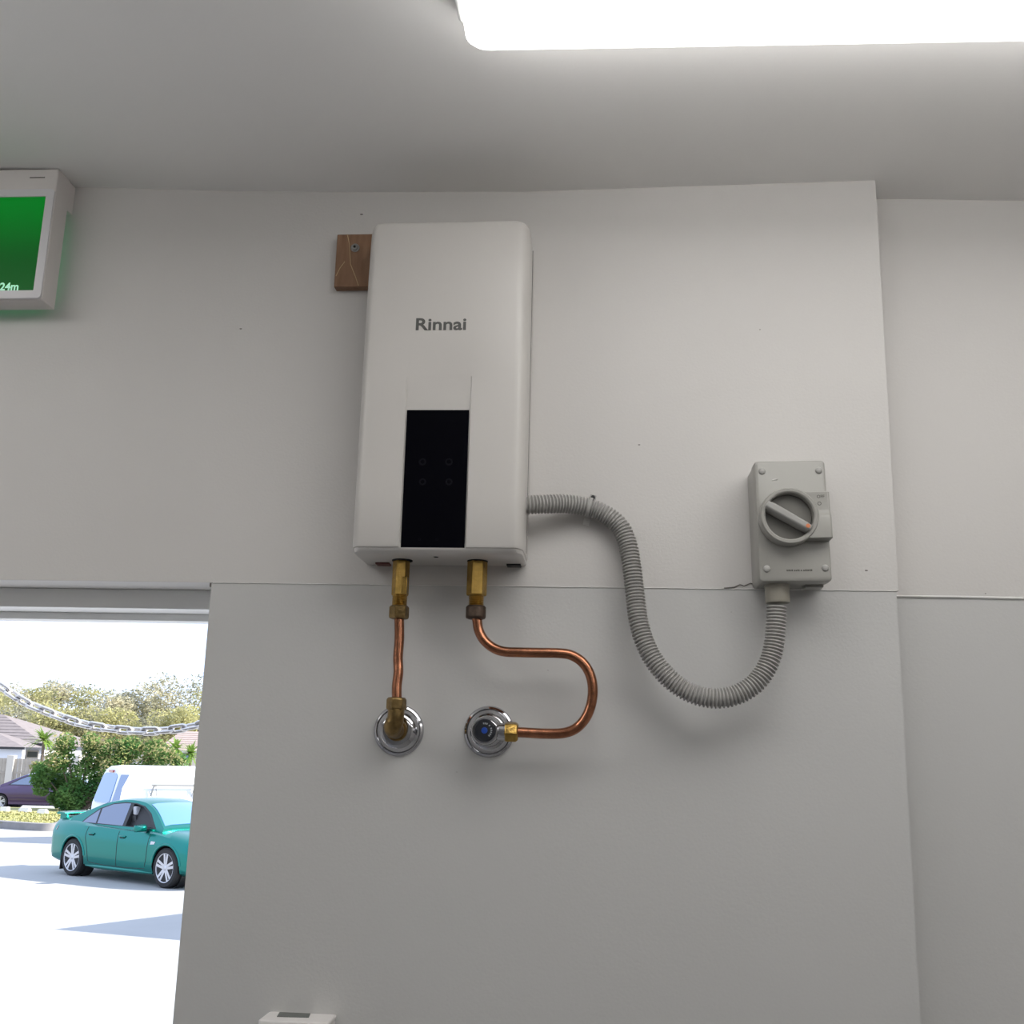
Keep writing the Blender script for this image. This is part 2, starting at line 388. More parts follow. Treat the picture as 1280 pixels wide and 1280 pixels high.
# timber block behind the heater
a = at(422, 293, Y=-.016); b = at(418, 358.5, Y=-.016)
tb = thing('timber_block', 'small brown timber block fixed to the wall left of the white heater', 'wood block', ((a.x+.001), 0, b.z))
build('board', MB().box(a.x-.0005, -.3365, -.016, 0, b.z, a.z), M['wood'], tb, bevel=.001)
s = at(444, 310, Y=-.016); sc_ = build('screw', MB().lathe([(.0068, 0), (.0068, .0012), (.0048, .0014), (.0048, .0030), (.0040, .0042), (.0018, .0046)], (s.x, -.016, s.z), (0, -1, 0), 20), M['steel'], tb, smooth=40)
build('screw_recess', MB().lathe([(.0022, 0), (.0022, .0008)], (s.x, -.0204, s.z), (0, -1, 0), 6), M['hole'], sc_)
for pts in ([(434,293),(437,306),(438,330),(444,345),(448,357)], [(431,327),(425,335),(420,345)]):
    build('glue_line', MB().tube([at(x, y, Y=-.0162) for x, y in pts], .0006, 5), M['string'], tb)

# ================================================================ BRASS, COPPER, TAPS
def hexa(prof, o, ax, ref=None): return MB().lathe(prof, o, ax, 6, ref=ref)
def threads(z0, z1, r, o, ax, pitch=.0018):
    prof = []; h = z0
    while h < z1: prof += [(r, h), (r*.93, h+pitch*.5)]; h += pitch
    return MB().lathe(prof, o, ax, 20)
PY = -.040
def connector(px, name_label, big, nutmat):
    top = at(px, 700, Y=PY); bot = at(px-2 if px < 550 else px, 766, Y=PY)
    ax = Vector((0, 0, -1)); o = Vector((top.x, PY, 2.4655))
    t = thing('brass_connector', name_label, 'pipe fitting', o)
    r = .0142 if big else .0120
    z1 = 2.4655-at(px, 745, Y=PY).z; z2 = 2.4655-at(px, 758, Y=PY).z; z3 = 2.4655-at(px, 774, Y=PY).z
    build('hex_body', hexa([(r*.9, -.006), (r*.98, .0), (r, .003), (r, z1-.002), (r*.92, z1)], o, ax, ref=(1, .15, 0)), M['brass'], t, smooth=20, bevel=.0006)
    if not big:
        build('side_flat', MB().box(o.x+.004, o.x+.0118, PY-.0135, PY-.004, 2.4655-z1+.0005, 2.4655-.024), M['brass'], t, bevel=.001)
    build('thread', threads(z1-.001, z2+.002, .0106, o, ax), M['brass'], t, smooth=60)
    r2 = .0140
    build('compression_nut', MB().lathe([(r2*.86, z2-.001), (r2, z2+.0015), (r2, z3-.003), (r2*.93, z3-.001), (r2*.75, z3)], o, ax, 6 if not big else 20, ref=(1, .3, 0)), nutmat, t, smooth=25, bevel=.0006)
    return o + ax*(z3)
e1 = connector(502, 'slim hexagonal brass connector under the heater, left one with matching brass nut', False, M['brass_dull'])
e2 = connector(597, 'wide brass connector under the heater, right one with dark tarnished nut', True, M['bronze'])
def pipe(pts, label):
    path = spline(pts, 10)
    o = path[0]; t = thing('copper_pipe', label, 'pipe', o)
    build('tube', MB().tube(path, .0068, 18), M['copper'], t, smooth=60)
    return path
L0 = at(500, 774, Y=PY)
pipe([Vector((e1.x-.001, PY, e1.z+.006)), at(499, 776, Y=PY), at(499, 800, Y=-.041), at(497.5, 822, Y=-.043), at(498, 840, Y=-.046), at(496, 858, Y=-.048), at(496, 874, Y=-.050)], 'short straight copper pipe dropping to the left chrome wall plate')
pts = [(596.5,776),(598.5,788),(605,800),(616,809.5),(630,814.5),(650,815.5),(675,816),(698,816.5),(714,819),(728,828),(737.5,843),(741,862),(738.5,882),(731,899),(719,911),(703,916.5),(680,917),(660,916),(640,915)]
deps = [PY,-.041,-.043,-.045,-.047,-.048,-.049,-.050,-.050,-.050,-.050,-.050,-.050,-.050,-.049,-.048,-.046,-.045,-.045]
pipe([Vector((e2.x, PY, e2.z+.006))]+[at(x, y, Y=d) for (x, y), d in zip(pts, deps)], 'long looping copper pipe bent from the heater round to the chrome stop tap')

# left wall elbow
ec = at(498, 913, Y=-.004)
el = thing('wall_elbow', 'brass elbow rising from a round chrome plate below the short copper pipe', 'pipe fitting', (ec.x, .0015, ec.z))
esc = [(.0345, 0), (.0350, .002), (.0335, .005), (.0310, .0065), (.0300, .0060), (.0285, .0085), (.0250, .0135), (.0215, .0165), (.0190, .0175), (.0150, .0175)]
build('wall_plate', MB().lathe(esc, (ec.x, .0015, ec.z), (0, -1, 0), 64), M['chrome'], el, smooth=30, label='round chrome wall plate')
ep = at(494, 905, Y=-.050); en = at(495.5, 880, Y=-.050)
build('elbow_body', MB().tube(spline([Vector((ec.x, -.010, ec.z)), Vector((ec.x-.0005, -.030, ec.z)), Vector((ec.x-.001, -.044, ec.z+.003)), Vector((ep.x, -.050, ec.z+.014)), Vector((en.x, -.050, en.z-.004)), Vector((en.x, -.050, en.z+.004))], 6), [.0118]*6+[.0118]*6+[.0122]*6+[.0112]*6+[.0108]*7, 24), M['brass_dull'], el, smooth=50)
build('elbow_collar', MB().lathe([(.0135, .012), (.0148, .014), (.0148, .020), (.0135, .022)], (ec.x, .0015, ec.z), (0, -1, 0), 28), M['brass_dull'], el, smooth=30)
build('compression_nut', hexa([(.0118, -.0085), (.0138, -.0065), (.0138, .0065), (.0118, .0085), (.0085, .0090)], (en.x, -.050, en.z), (0, 0, 1), ref=(1, .25, 0)), M['brass_dull'], el, bevel=.0012)

# right stop tap
tcn = at(611, 914.5, Y=-.004)
st = thing('stop_tap', 'chrome stop tap with blue-centred dark cap on a round chrome plate', 'tap', (tcn.x, .0015, tcn.z))
build('wall_plate', MB().lathe(esc, (tcn.x, .0015, tcn.z), (0, -1, 0), 64), M['chrome'], st, smooth=30)
tb_ = build('tap_body', MB().lathe([(.0195, .010), (.0215, .016), (.0215, .034), (.0195, .040), (.0185, .046), (.0185, .056), (.0170, .0600), (.0150, .0605)], (tcn.x, .0015, tcn.z), (0, -1, 0), 48), M['chrome'], st, smooth=30)
cap = build('index_cap', MB().lathe([(.0150, .0600), (.0148, .0625), (.0125, .0645), (.004, .0650)], (tcn.x, .0015, tcn.z), (0, -1, 0), 36), M['capblack'], st, smooth=30, label='dark cap with blue centre dot')
build('blue_dot', MB().lathe([(.0042, .0648), (.0040, .0656), (.001, .0658)], (tcn.x, .0015, tcn.z), (0, -1, 0), 20), M['blue'], cap)
for k, a0 in enumerate((98, 84, 70, 45, 18, 2, -14, -30, -46)):
    aa = radians(a0); q = Vector((tcn.x+.0092*cos(aa), -.0633, tcn.z+.0092*sin(aa))); u = Vector((cos(aa), 0, sin(aa))); v = Vector((-sin(aa), 0, cos(aa)))
    build('cap_mark', MB().add([q-u*.0011-v*.0008, q+u*.0011-v*.0008, q+u*.0011+v*.0008, q-u*.0011+v*.0008, *[c+Vector((0, .0010, 0)) for c in (q-u*.0011-v*.0008, q+u*.0011-v*.0008, q+u*.0011+v*.0008, q-u*.0011+v*.0008)]], [(0,1,2,3),(7,6,5,4),(0,4,5,1),(1,5,6,2),(2,6,7,3),(3,7,4,0)]), M['gprint'], cap)
nz = at(639, 915, Y=-.045)
build('outlet_spigot', MB().lathe([(.0115, .016), (.0115, .026), (.0098, .027), (.0098, .034)], (tcn.x, -.045, nz.z), (1, 0, 0), 28), M['chrome'], st, smooth=30)
build('compression_nut', hexa([(.0118, -.0090), (.0138, -.0070), (.0138, .0060), (.0118, .0090), (.0085, .0095)], (nz.x, -.045, nz.z), (1, 0, 0), ref=(0, .3, 1)), M['brass'], st, bevel=.0012)

# ================================================================ CONDUIT AND ISOLATOR
cp = [(648,631,-.045),(662,631,-.043),(685,630,-.036),(710,630,-.026),(738,635,-.018),(760,645,-.0175),(776,660,-.019),(785,682,-.022),(790,710,-.026),(794,745,-.030),(798,775,-.035),(806,803,-.040),(820,829,-.045),(842,853,-.049),(868,868,-.051),(896,873,-.051),(922,868,-.050),(945,853,-.048),(960,831,-.046),(967,808,-.044),(970,780,-.043),(971,757,-.042)]
path = spline([at(x, y, Y=Y) for x, y, Y in cp], 14)
pitch = .00465; fine = resample(path, pitch/4)
rad = [(.0136, .0134, .0104, .0112)[i % 4] for i in range(len(fine))]
fc = thing('flexible_conduit', 'grey corrugated conduit looping from the heater to the isolator switch', 'conduit', fine[0])
build('corrugated_tube', MB().tube(fine, rad, 20), M['conduit'], fc, smooth=35)
gp = at(970.5, 744, Y=-.042); gt = at(970, 733.5, Y=-.042)
# gland is fixed to the isolator box
# saddle clip
i0 = min(range(len(fine)), key=lambda i: (fine[i]-at(737, 635, Y=-.018)).length)
c0 = fine[i0]; tv = (fine[i0+4]-fine[i0-4]).normalized()
cl = thing('saddle_clip', 'grey metal saddle clip holding the conduit to the wall', 'clip', (c0.x, 0, c0.z))
perp = tv.cross(Vector((0, -1, 0))).normalized(); perp = perp if perp.z > 0 else -perp
band = []
for w_, rr in ((-.0022, .0140), (.0022, .0140), (.0022, .0147), (-.0022, .0147)):
    arc = [perp*(.0205)+Vector((0, -c0.y-.0012 - (.001 if rr > .0145 else 0), 0)), perp*(rr+.0004)+Vector((0, -c0.y-.0012-(.001 if rr > .0145 else 0), 0))] if False else []
    band.append([c0+tv*w_+perp*rr*cos(radians(k))+Vector((0, -rr*sin(radians(k)), 0)) for k in range(-40, 221, 10)])
fm = MB(); n = len(band[0])
fm.rings([[band[q][k] for q in range(4)] for k in range(n)])
build('band', fm, M['conduit'], cl, smooth=40)
for s in (1, -1):
    q = c0+perp*(.0190 if s > 0 else .0168)*s
    ear = MB(); E = [q-tv*.0045-perp*.0055, q+tv*.0045-perp*.0055, q+tv*.0045+perp*.0045, q-tv*.0045+perp*.0045]
    E = [Vector((p.x, -.0005, p.z)) for p in E]
    ear.add(E+[p+Vector((0, -.0018, 0)) for p in E], [(3,2,1,0),(4,5,6,7),(0,1,5,4),(1,2,6,5),(2,3,7,6),(3,0,4,7)])
    lug = build('lug', ear, M['conduit'] if s > 0 else M['caulk'], cl, bevel=.0004)
    build('screw', MB().lathe([(.0030, 0), (.0030, .0012), (.0015, .0020)], (q.x+perp.x*.0008*s, -.0022, q.z+perp.z*.0008*s), (0, -1, 0), 12), M['blacktrim'] if s > 0 else M['caulk'], lug)

# isolator (built about its own centre, hung very slightly out of true)
IX, IZ = .2609, 2.5215
iso = thing('isolator_switch', 'grey wall-mounted isolator switch with a large rotary dial', 'switch', (IX, 0, IZ), rot=(0, radians(-1.1), 0))
hw, hh = .0478, .0835
def rr2(w, h, r, n=5): return rrect(-w, w, -h, h, r, n)
Lp = lambda y: (lambda a, b, d: (a, d, b))
build('back_box', MB().prism(rr2(hw-.0008, hh-.0010, .005), -.0445, 0, lambda a, b, d: (a, d, b)), M['iso'], iso, local=True, bevel=.0012)
lid = MB().rings([[Vector((x, -.0450, z)) for x, z in rr2(hw, hh, .0055)], [Vector((x, -.0650, z)) for x, z in rr2(hw, hh, .0055)], [Vector((x, -.0688, z)) for x, z in rr2(hw-.0012, hh-.0012, .005)], [Vector((x, -.0700, z)) for x, z in rr2(hw-.0035, hh-.0035, .004)]])
build('lid', lid, M['iso'], iso, local=True, smooth=35)
build('lid_gasket', MB().prism(rr2(hw-.002, hh-.002, .005), -.0455, -.044, lambda a, b, d: (a, d, b)), M['blacktrim'], iso, local=True)
def ip(x, y, Y=-.07):       # pixel -> local coordinates on the lid
    p = at(x, y, Y=Y); a = radians(-1.1); dx, dz = p.x-IX, p.z-IZ
    return dx*cos(-a)+dz*sin(-a)*1, dz*cos(a)+dx*sin(a)*1
for x, y in ((952.5, 589), (1023.5, 588), (958.5, 711), (1031.5, 710)):
    u, v = ip(x, y)
    build('lid_screw', MB().lathe([(.0048, 0), (.0046, .0010), (.0040, .0018), (.0026, .0024), (.001, .0026)], (u, -.0698, v), (0, -1, 0), 20), M['knob'], iso, local=True, smooth=40)
du, dv = ip(986, 646, -.082)
YB = -.0700; YD = -.0900
bev = (.0022, .0022)
ring = MB().lathe([(.0384, -.001), (.0384, .0165), (.0379, .0192), (.0368, .0205), (.0335, .0205), (.0318, .0190), (.0312, .0040), (.0300, .0038)], (du, YB, dv), (0, -1, 0), 64, cap=False)
build('dial_collar', ring, M['iso'], iso, local=True, smooth=30)
dial = build('dial_disc', MB().lathe([(.0312, -.0), (.0312, .0065), (.0300, .0078), (.001, .0080)], (du, YB, dv), (0, -1, 0), 48), M['isodark'], iso, local=True, smooth=30)
# raised block to the right of the dial, with a scooped side
x0, x1 = du+.034, hw+.0002
zu, zl = dv+.0340, dv-.0305
poly = [(du+.0305, zu-.001), (x1-.001, zu-.0035), (x1, zu-.005), (x1, dv+.0060), (x1, dv-.0010), (x1, zl+.001), (x1-.001, zl), (du+.022, zl-.001)]
blk = MB(); P = []
def blkz(x, z):
    t = (z-dv); d = .0185
    if t > .0065: d = .0165
    elif t > -.002: d = .0185+.0
    return d
secs = [(zu, .0135), (dv+.0095, .0135), (dv+.0060, .0142), (dv+.0005, .0180), (dv-.0025, .0190), (zl, .0190)]
R_ = []
for z, d in secs:
    inner = max(.0385, .0)*1.0
    xx = du + sqrt(max(.0388**2-(z-dv)**2, .0001)) - .0012
    R_.append([Vector((xx, YB+.001, z)), Vector((x1, YB+.001, z)), Vector((x1, YB-d+.002, z)), Vector((x1-.002, YB-d, z)), Vector((xx, YB-d, z))])
build('interlock_block', blk.rings(R_), M['iso'], iso, local=True, bevel=.0012)
# knob
k0 = Vector(ip(962, 631, -.094)); k1 = Vector(ip(1012, 659, -.094)); kd = (k1-k0).normalized(); kn = Vector((-kd.y, kd.x))
prof = [(k0-kd*.004, .0058), (k0+kd*.004, .0070), (k1-kd*.006, .0062), (k1+kd*.002, .0052)]
kr = []
for p, w in prof:
    a = p+kn*w; b = p-kn*w; at_ = p+kn*w*.62; bt = p-kn*w*.62
    kr.append([Vector((a.x, YB-.0065, a.y)), Vector((a.x, YB-.019, a.y)), Vector((at_.x, YB-.0265, at_.y)), Vector((bt.x, YB-.0265, bt.y)), Vector((b.x, YB-.019, b.y)), Vector((b.x, YB-.0065, b.y))])
knob = build('knob', MB().rings(kr), M['knob'], iso, local=True, bevel=.0014)
q = k1-kd*.0028
build('pointer_mark', MB().prism([(q.x+kd.x*.0030*cos(a)*1.0+kn.x*.0030*sin(a), q.y+kd.y*.0030*cos(a)+kn.y*.0030*sin(a)) for a in (0, 1.05, 2.1, 3.14, 4.19, 5.24)], YB-.0271, YB-.0260, lambda a, b, d: (a, d, b)), M['orange'], knob, local=True, label='orange pointer mark')
u, v = ip(1026, 620.5, -.085)
text_mesh('off_print', 'OFF', .0058, M['dprint'], iso, (u, YB-.0137, v), offset=.0001, local=True)
u, v = ip(1024.5, 629, -.085)
build('off_symbol', MB().lathe([(.0026, 0), (.0026, .0003), (.0018, .0003), (.0018, 0)], (u, YB-.0134, v), (0, -1, 0), 20, cap=False), M['dprint'], iso, local=True)
u, v = ip(999, 713, -.07)
pr = MB(); xx = u-.0165; random.seed(5)
while xx < u+.0165:
    w = random.uniform(.0010, .0022); pr.box(xx, xx+w, -.0703, -.0699, v-.0011, v+.0011+random.uniform(-.0004, .0003)); xx += w+.0005 + (.0010 if random.random() < .18 else 0)
build('rating_print', pr, M['dprint'], iso, local=True)
u, v = ip(968, 600, -.07)
build('paint_speck', MB().tube([(u-.0035, -.0702, v-.0008), (u-.001, -.0702, v+.0004), (u+.0025, -.0702, v+.0006), (u+.0038, -.0702, v-.0002)], .0007, 5), M['caulk'], iso, local=True)
# gland under the box
u, v = gp.x-IX, gp.z-IZ
build('conduit_gland', MB().lathe([(.0172, -hh-.0015+.004), (.0172, -hh-.004), (.0166, -hh-.0042), (.0166, -hh-.0235), (.0160, -hh-.0245), (.0138, -hh-.0245)], (u+.002, -.042, 0), (0, 0, 1), 28) if False else
      MB().lathe([(.0170, hh-.003), (.0170, hh+.0035), (.0163, hh+.0042), (.0163, hh+.0230), (.0157, hh+.0245), (.0138, hh+.0247)], (u-.0005, -.042, 0), (0, 0, -1), 28), M['gland'], iso, local=True, smooth=30, label='taupe conduit gland')
build('blanking_plug', MB().box(.018, .042, -.040, -.012, -hh-.0035, -hh+.002), M['iso'], iso, local=True, bevel=.001)

# ================================================================ EXIT SIGN
SXR, SD = -.8385, .055
sg = thing('exit_sign', 'white exit sign box with green lit panel marked 24m at the ceiling', 'sign', (-1.05, 0, 2.857))
SXL = -1.262
hs = MB(); zb, ztp = 2.8575, 3.0765
prf = [(-.016, zb), (-SD+.003, zb), (-SD, zb+.003), (-SD, 3.040), (-SD-.001, 3.042), (-SD-.001, ztp-.002), (-SD+.001, ztp), (-.016, ztp)]
hs.prism([(y, z) for y, z in prf], SXL, SXR, lambda a, b, d: (d, a, b))
build('housing', hs, M['sign'], sg, bevel=.0018)
build('wall_bracket', MB().box(SXL+.03, SXR-.0, -.017, 0, ztp-.050, ztp-.002), M['sign'], sg, bevel=.001)
build('rear_led_strip', MB().box(SXL+.05, SXR-.020, -.0165, -.012, zb+.015, ztp-.06), M['glow'], sg)
# bezel
def frame(x0, x1, z0, z1, w, y0, y1, r=.006):
    o_ = rrect(x0, x1, z0, z1, r, 4); i_ = rrect(x0+w, x1-w, z0+w, z1-w, max(.001, r-w*.5), 4)
    return MB().rings([[Vector((a, y0, b)) for a, b in o_], [Vector((a, y1, b)) for a, b in o_], [Vector((a, y1-.0, b)) for a, b in i_], [Vector((a, y0, b)) for a, b in i_]], cap=False)
bx = -.8400
build('bezel', frame(SXL+.004, bx, 2.8590, 3.0405, .0125, -SD+.001, -SD-.0028), M['bezel'], sg, smooth=30)
gpn = build('green_panel', MB().box(SXL+.014, bx-.0122, -SD-.0006, -SD+.001, 2.8708, 3.0285), M['green'], sg, label='glowing green panel')
tp = at(-2, 358.5, Y=-SD-.001); te = at(24, 358.5, Y=-SD-.001)
t_ = text_mesh('distance_text', '24m', .0172, M['stext'], gpn, (te.x-.0005, -SD-.0009, te.z), offset=.0005, align='RIGHT')
mk = MB(); c = at(47, 222, Y=-SD-.001); xx = c.x-.0125
while xx < c.x+.0115: mk.box(xx, xx+.0014, -SD-.0014, -SD-.0008, c.z-.0009, c.z+.0009); xx += .0019
build('maker_mark', mk, M['dprint'], sg)

# ================================================================ DISPENSER AT THE BOTTOM EDGE
dsp = thing('wall_dispenser', 'white box dispenser with dark level window on top, low on the wall', 'dispenser', (-.383, .0015, 1.72))
zd = 1.8665
build('body', MB().add([(-.4272,.0015,1.70),(-.3385,.0015,1.70),(-.3385,.0015,zd),(-.4272,.0015,zd),(-.4262,-.048,1.69),(-.3395,-.048,1.69),(-.3395,-.048,zd-.0005),(-.4262,-.048,zd-.0005)],
     [(0,1,2,3),(7,6,5,4),(0,4,5,1),(1,5,6,2),(2,6,7,3),(3,7,4,0)]), M['disp'], dsp, bevel=.005, seg=3)
build('lid', MB().prism(rrect(-.4282, -.3375, -.0495, .0013, .004, 3), zd-.0055, zd, lambda a, b, d: (a, b, d)), M['disp'], dsp, bevel=.0012)
build('level_window', MB().add([(-.4136,-.002,zd+.0006),(-.3722,-.002,zd+.0006),(-.3688,-.024,zd+.0006),(-.4101,-.027,zd+.0006),(-.4136,-.002,zd-.002),(-.3722,-.002,zd-.002),(-.3688,-.024,zd-.002),(-.4101,-.027,zd-.002)],
     [(0,1,2,3),(7,6,5,4),(0,4,5,1),(1,5,6,2),(2,6,7,3),(3,7,4,0)]), M['slot'], dsp, label='dark level window')

# ================================================================ OUTDOORS
G = -.35
struct('ground', MB().box(-120, 60, .16, 150, G-.5, G), M['pave'])
# --- chain between two posts
cY = .95
cpts = [(-230,640),(-150,738),(-80,803),(0,857),(30,877),(60,890),(100,904),(140,911),(180,914),(215,912),(250,906),(290,895),(330,878)]
cpath = resample(spline([at(x, y, Y=cY) for x, y in cpts], 20), .001)
def alen(i): return i
pitch_mm = 33
proto = None
ch = thing('hanging_chain', 'galvanised steel chain slung across the doorway outside', 'chain', cpath[0])
def link_mesh():
    r = .0042; a, b = .0125, .0078          # half straight, end radius
    cen = []
    for k in range(13): t = radians(-90+15*k); cen.append(Vector((a+b*cos(t), 0, b*sin(t))))
    for k in range(13): t = radians(90+15*k); cen.append(Vector((-a+b*cos(t), 0, b*sin(t))))
    m_ = MB(); n = 8; rings = []
    N = len(cen)
    for i, p in enumerate(cen):
        tg = (cen[(i+1) % N]-cen[i-1]).normalized(); u = Vector((0, 1, 0)); w = tg.cross(u)
        rings.append([p+(u*cos(2*pi*k/n)+w*sin(2*pi*k/n))*r for k in range(n)])
    rings.append(rings[0])
    m_.rings(rings, cap=False)
    return m_
proto = build('chain_link', link_mesh(), M['zinc'], ch, local=True, smooth=60, fix=True)
k = 0; i = 0
while i+pitch_mm < len(cpath):
    a = cpath[i]; b = cpath[i+pitch_mm]
    o = proto if k == 0 else proto.copy()
    if k: COL.objects.link(o); o.parent = ch
    d = (b-a).normalized(); q = d.to_track_quat('X', 'Z')
    roll = radians(35 if k % 2 else -55)
    o.rotation_mode = 'QUATERNION'; o.rotation_quaternion = q @ Euler((roll, 0, 0)).to_quaternion()
    o.location = (a+b)/2 - cpath[0]
    i += 32; k += 1
for nm, q, lb in (('a', cpath[0], 'plain steel post carrying the left end of the chain'), ('b', cpath[-1], 'plain steel post carrying the right end of the chain')):
    sx = -1 if nm == 'a' else 1
    p_ = thing('steel_post', lb, 'post', (q.x+sx*.035, cY, G))
    build('shaft', MB().lathe([(.03, 0), (.03, q.z-G+.06), (.026, q.z-G+.075), (.005, q.z-G+.08)], (q.x+sx*.035, cY, G), (0, 0, 1), 16), M['steel'], p_, smooth=40)
    build('base_plate', MB().box(q.x+sx*.035-.08, q.x+sx*.035+.08, cY-.08, cY+.08, G, G+.012), M['steel'], p_)

# --- cars
def boolean_cut(o, cutters):
    for c in cutters:
        m_ = o.modifiers.new('cut', 'BOOLEAN'); m_.object = c; m_.operation = 'DIFFERENCE'; m_.solver = 'EXACT'; m_.material_mode = 'TRANSFER'
    bpy.context.view_layer.update()
    me = bpy.data.meshes.new_from_object(o.evaluated_get(bpy.context.evaluated_depsgraph_get()))
    o.modifiers.clear(); o.data = me
    me.shade_smooth(); me.set_sharp_from_angle(angle=radians(38))
    for c in cutters: bpy.data.objects.remove(c)
def body_sec(x, zb, zs, zt, w):
    h = zs-zb
    half = [(0, zb), (.86*w, zb), (.955*w, zb+.05), (.985*w, zb+.22*h), (.992*w, zb+.42*h), (w, zb+.66*h), (.992*w, zb+.86*h), (.955*w, zs), (.86*w, zs+.55*(zt-zs)), (.60*w, zs+.93*(zt-zs)), (0, zt)]
    return [Vector((x, y, z)) for y, z in half]+[Vector((x, -y, z)) for y, z in half[-2:0:-1]]
def smooth_stations(st, n):
    pts5 = st; out = []
    for i in range(len(st)-1):
        p = [st[max(0, i-1)], st[i], st[i+1], st[min(len(st)-1, i+2)]]
        for k in range(n):
            t = k/n; r_ = []
            for c in range(5):
                a, b, cc, d = (q[c] for q in p)
                r_.append(b+(cc-b)*(t*t*(3-2*t)) if c else b+(cc-b)*t) if False else r_.append(b+(cc-b)*t if c == 0 else .5*((2*b)+(cc-a)*t+(2*a-5*b+4*cc-d)*t*t+(3*b-a-3*cc+d)*t**3))
            out.append(tuple(r_))
    out.append(st[-1]); return out
def wheel(parent, x, y, side, R=.335, rimmat=None, spokes=5):
    w = .225
    ty = build('wheel', MB().lathe([(R*.70, -w/2), (R*.93, -w/2), (R, -w/2+.03), (R, w/2-.03), (R*.93, w/2), (R*.74, w/2-.005), (R*.70, w/2-.02)], (x, y, R), (0, side, 0), 36), M['tyre'], parent, local=True, smooth=35)
    rim = MB(); rim.lathe([(R*.735, w/2-.04), (R*.735, w/2-.004), (R*.69, w/2-.008), (R*.66, w/2-.07), (.05, w/2-.09)], (x, y, R), (0, side, 0), 36)
    rm = build('rim', MB().lathe([(R*.735, w/2-.03), (R*.735, w/2-.002), (R*.70, w/2-.006), (R*.67, w/2-.05)], (x, y, R), (0, side, 0), 36, cap=False), rimmat or M['alloy'], ty, local=True, smooth=35)
    build('wheel_well_disc', MB().lathe([(R*.70, w/2-.075), (.02, w/2-.07)], (x, y, R), (0, side, 0), 24), M['blacktrim'], ty, local=True)
    for k in range(spokes):
        for s in (-.17, .17):
            a = 2*pi*k/spokes+.3; ca, sa = cos(a), sin(a)
            u = Vector((ca, 0, sa)); v = Vector((-sa, 0, ca)); yo = Vector((0, side, 0))
            c = Vector((x, y, R))
            pA = c+u*.035+v*s*.10; pB = c+u*(R*.70)+v*s*R*.72
            th = .020
            ring = lambda p, wd, o1, o2: [p-v*wd+yo*o1, p+v*wd+yo*o1, p+v*wd+yo*o2, p-v*wd+yo*o2]
            build('spoke', MB().rings([ring(pA, .022, w/2-.07, w/2-.018), ring(pB, .024, w/2-.05, w/2-.008)]), rimmat or M['alloy'], ty, local=True)
    build('hub_cap', MB().lathe([(.045, w/2-.06), (.045, w/2-.018), (.03, w/2-.010), (.005, w/2-.008)], (x, y, R), (0, side, 0), 20), rimmat or M['alloy'], ty, local=True)
    return ty

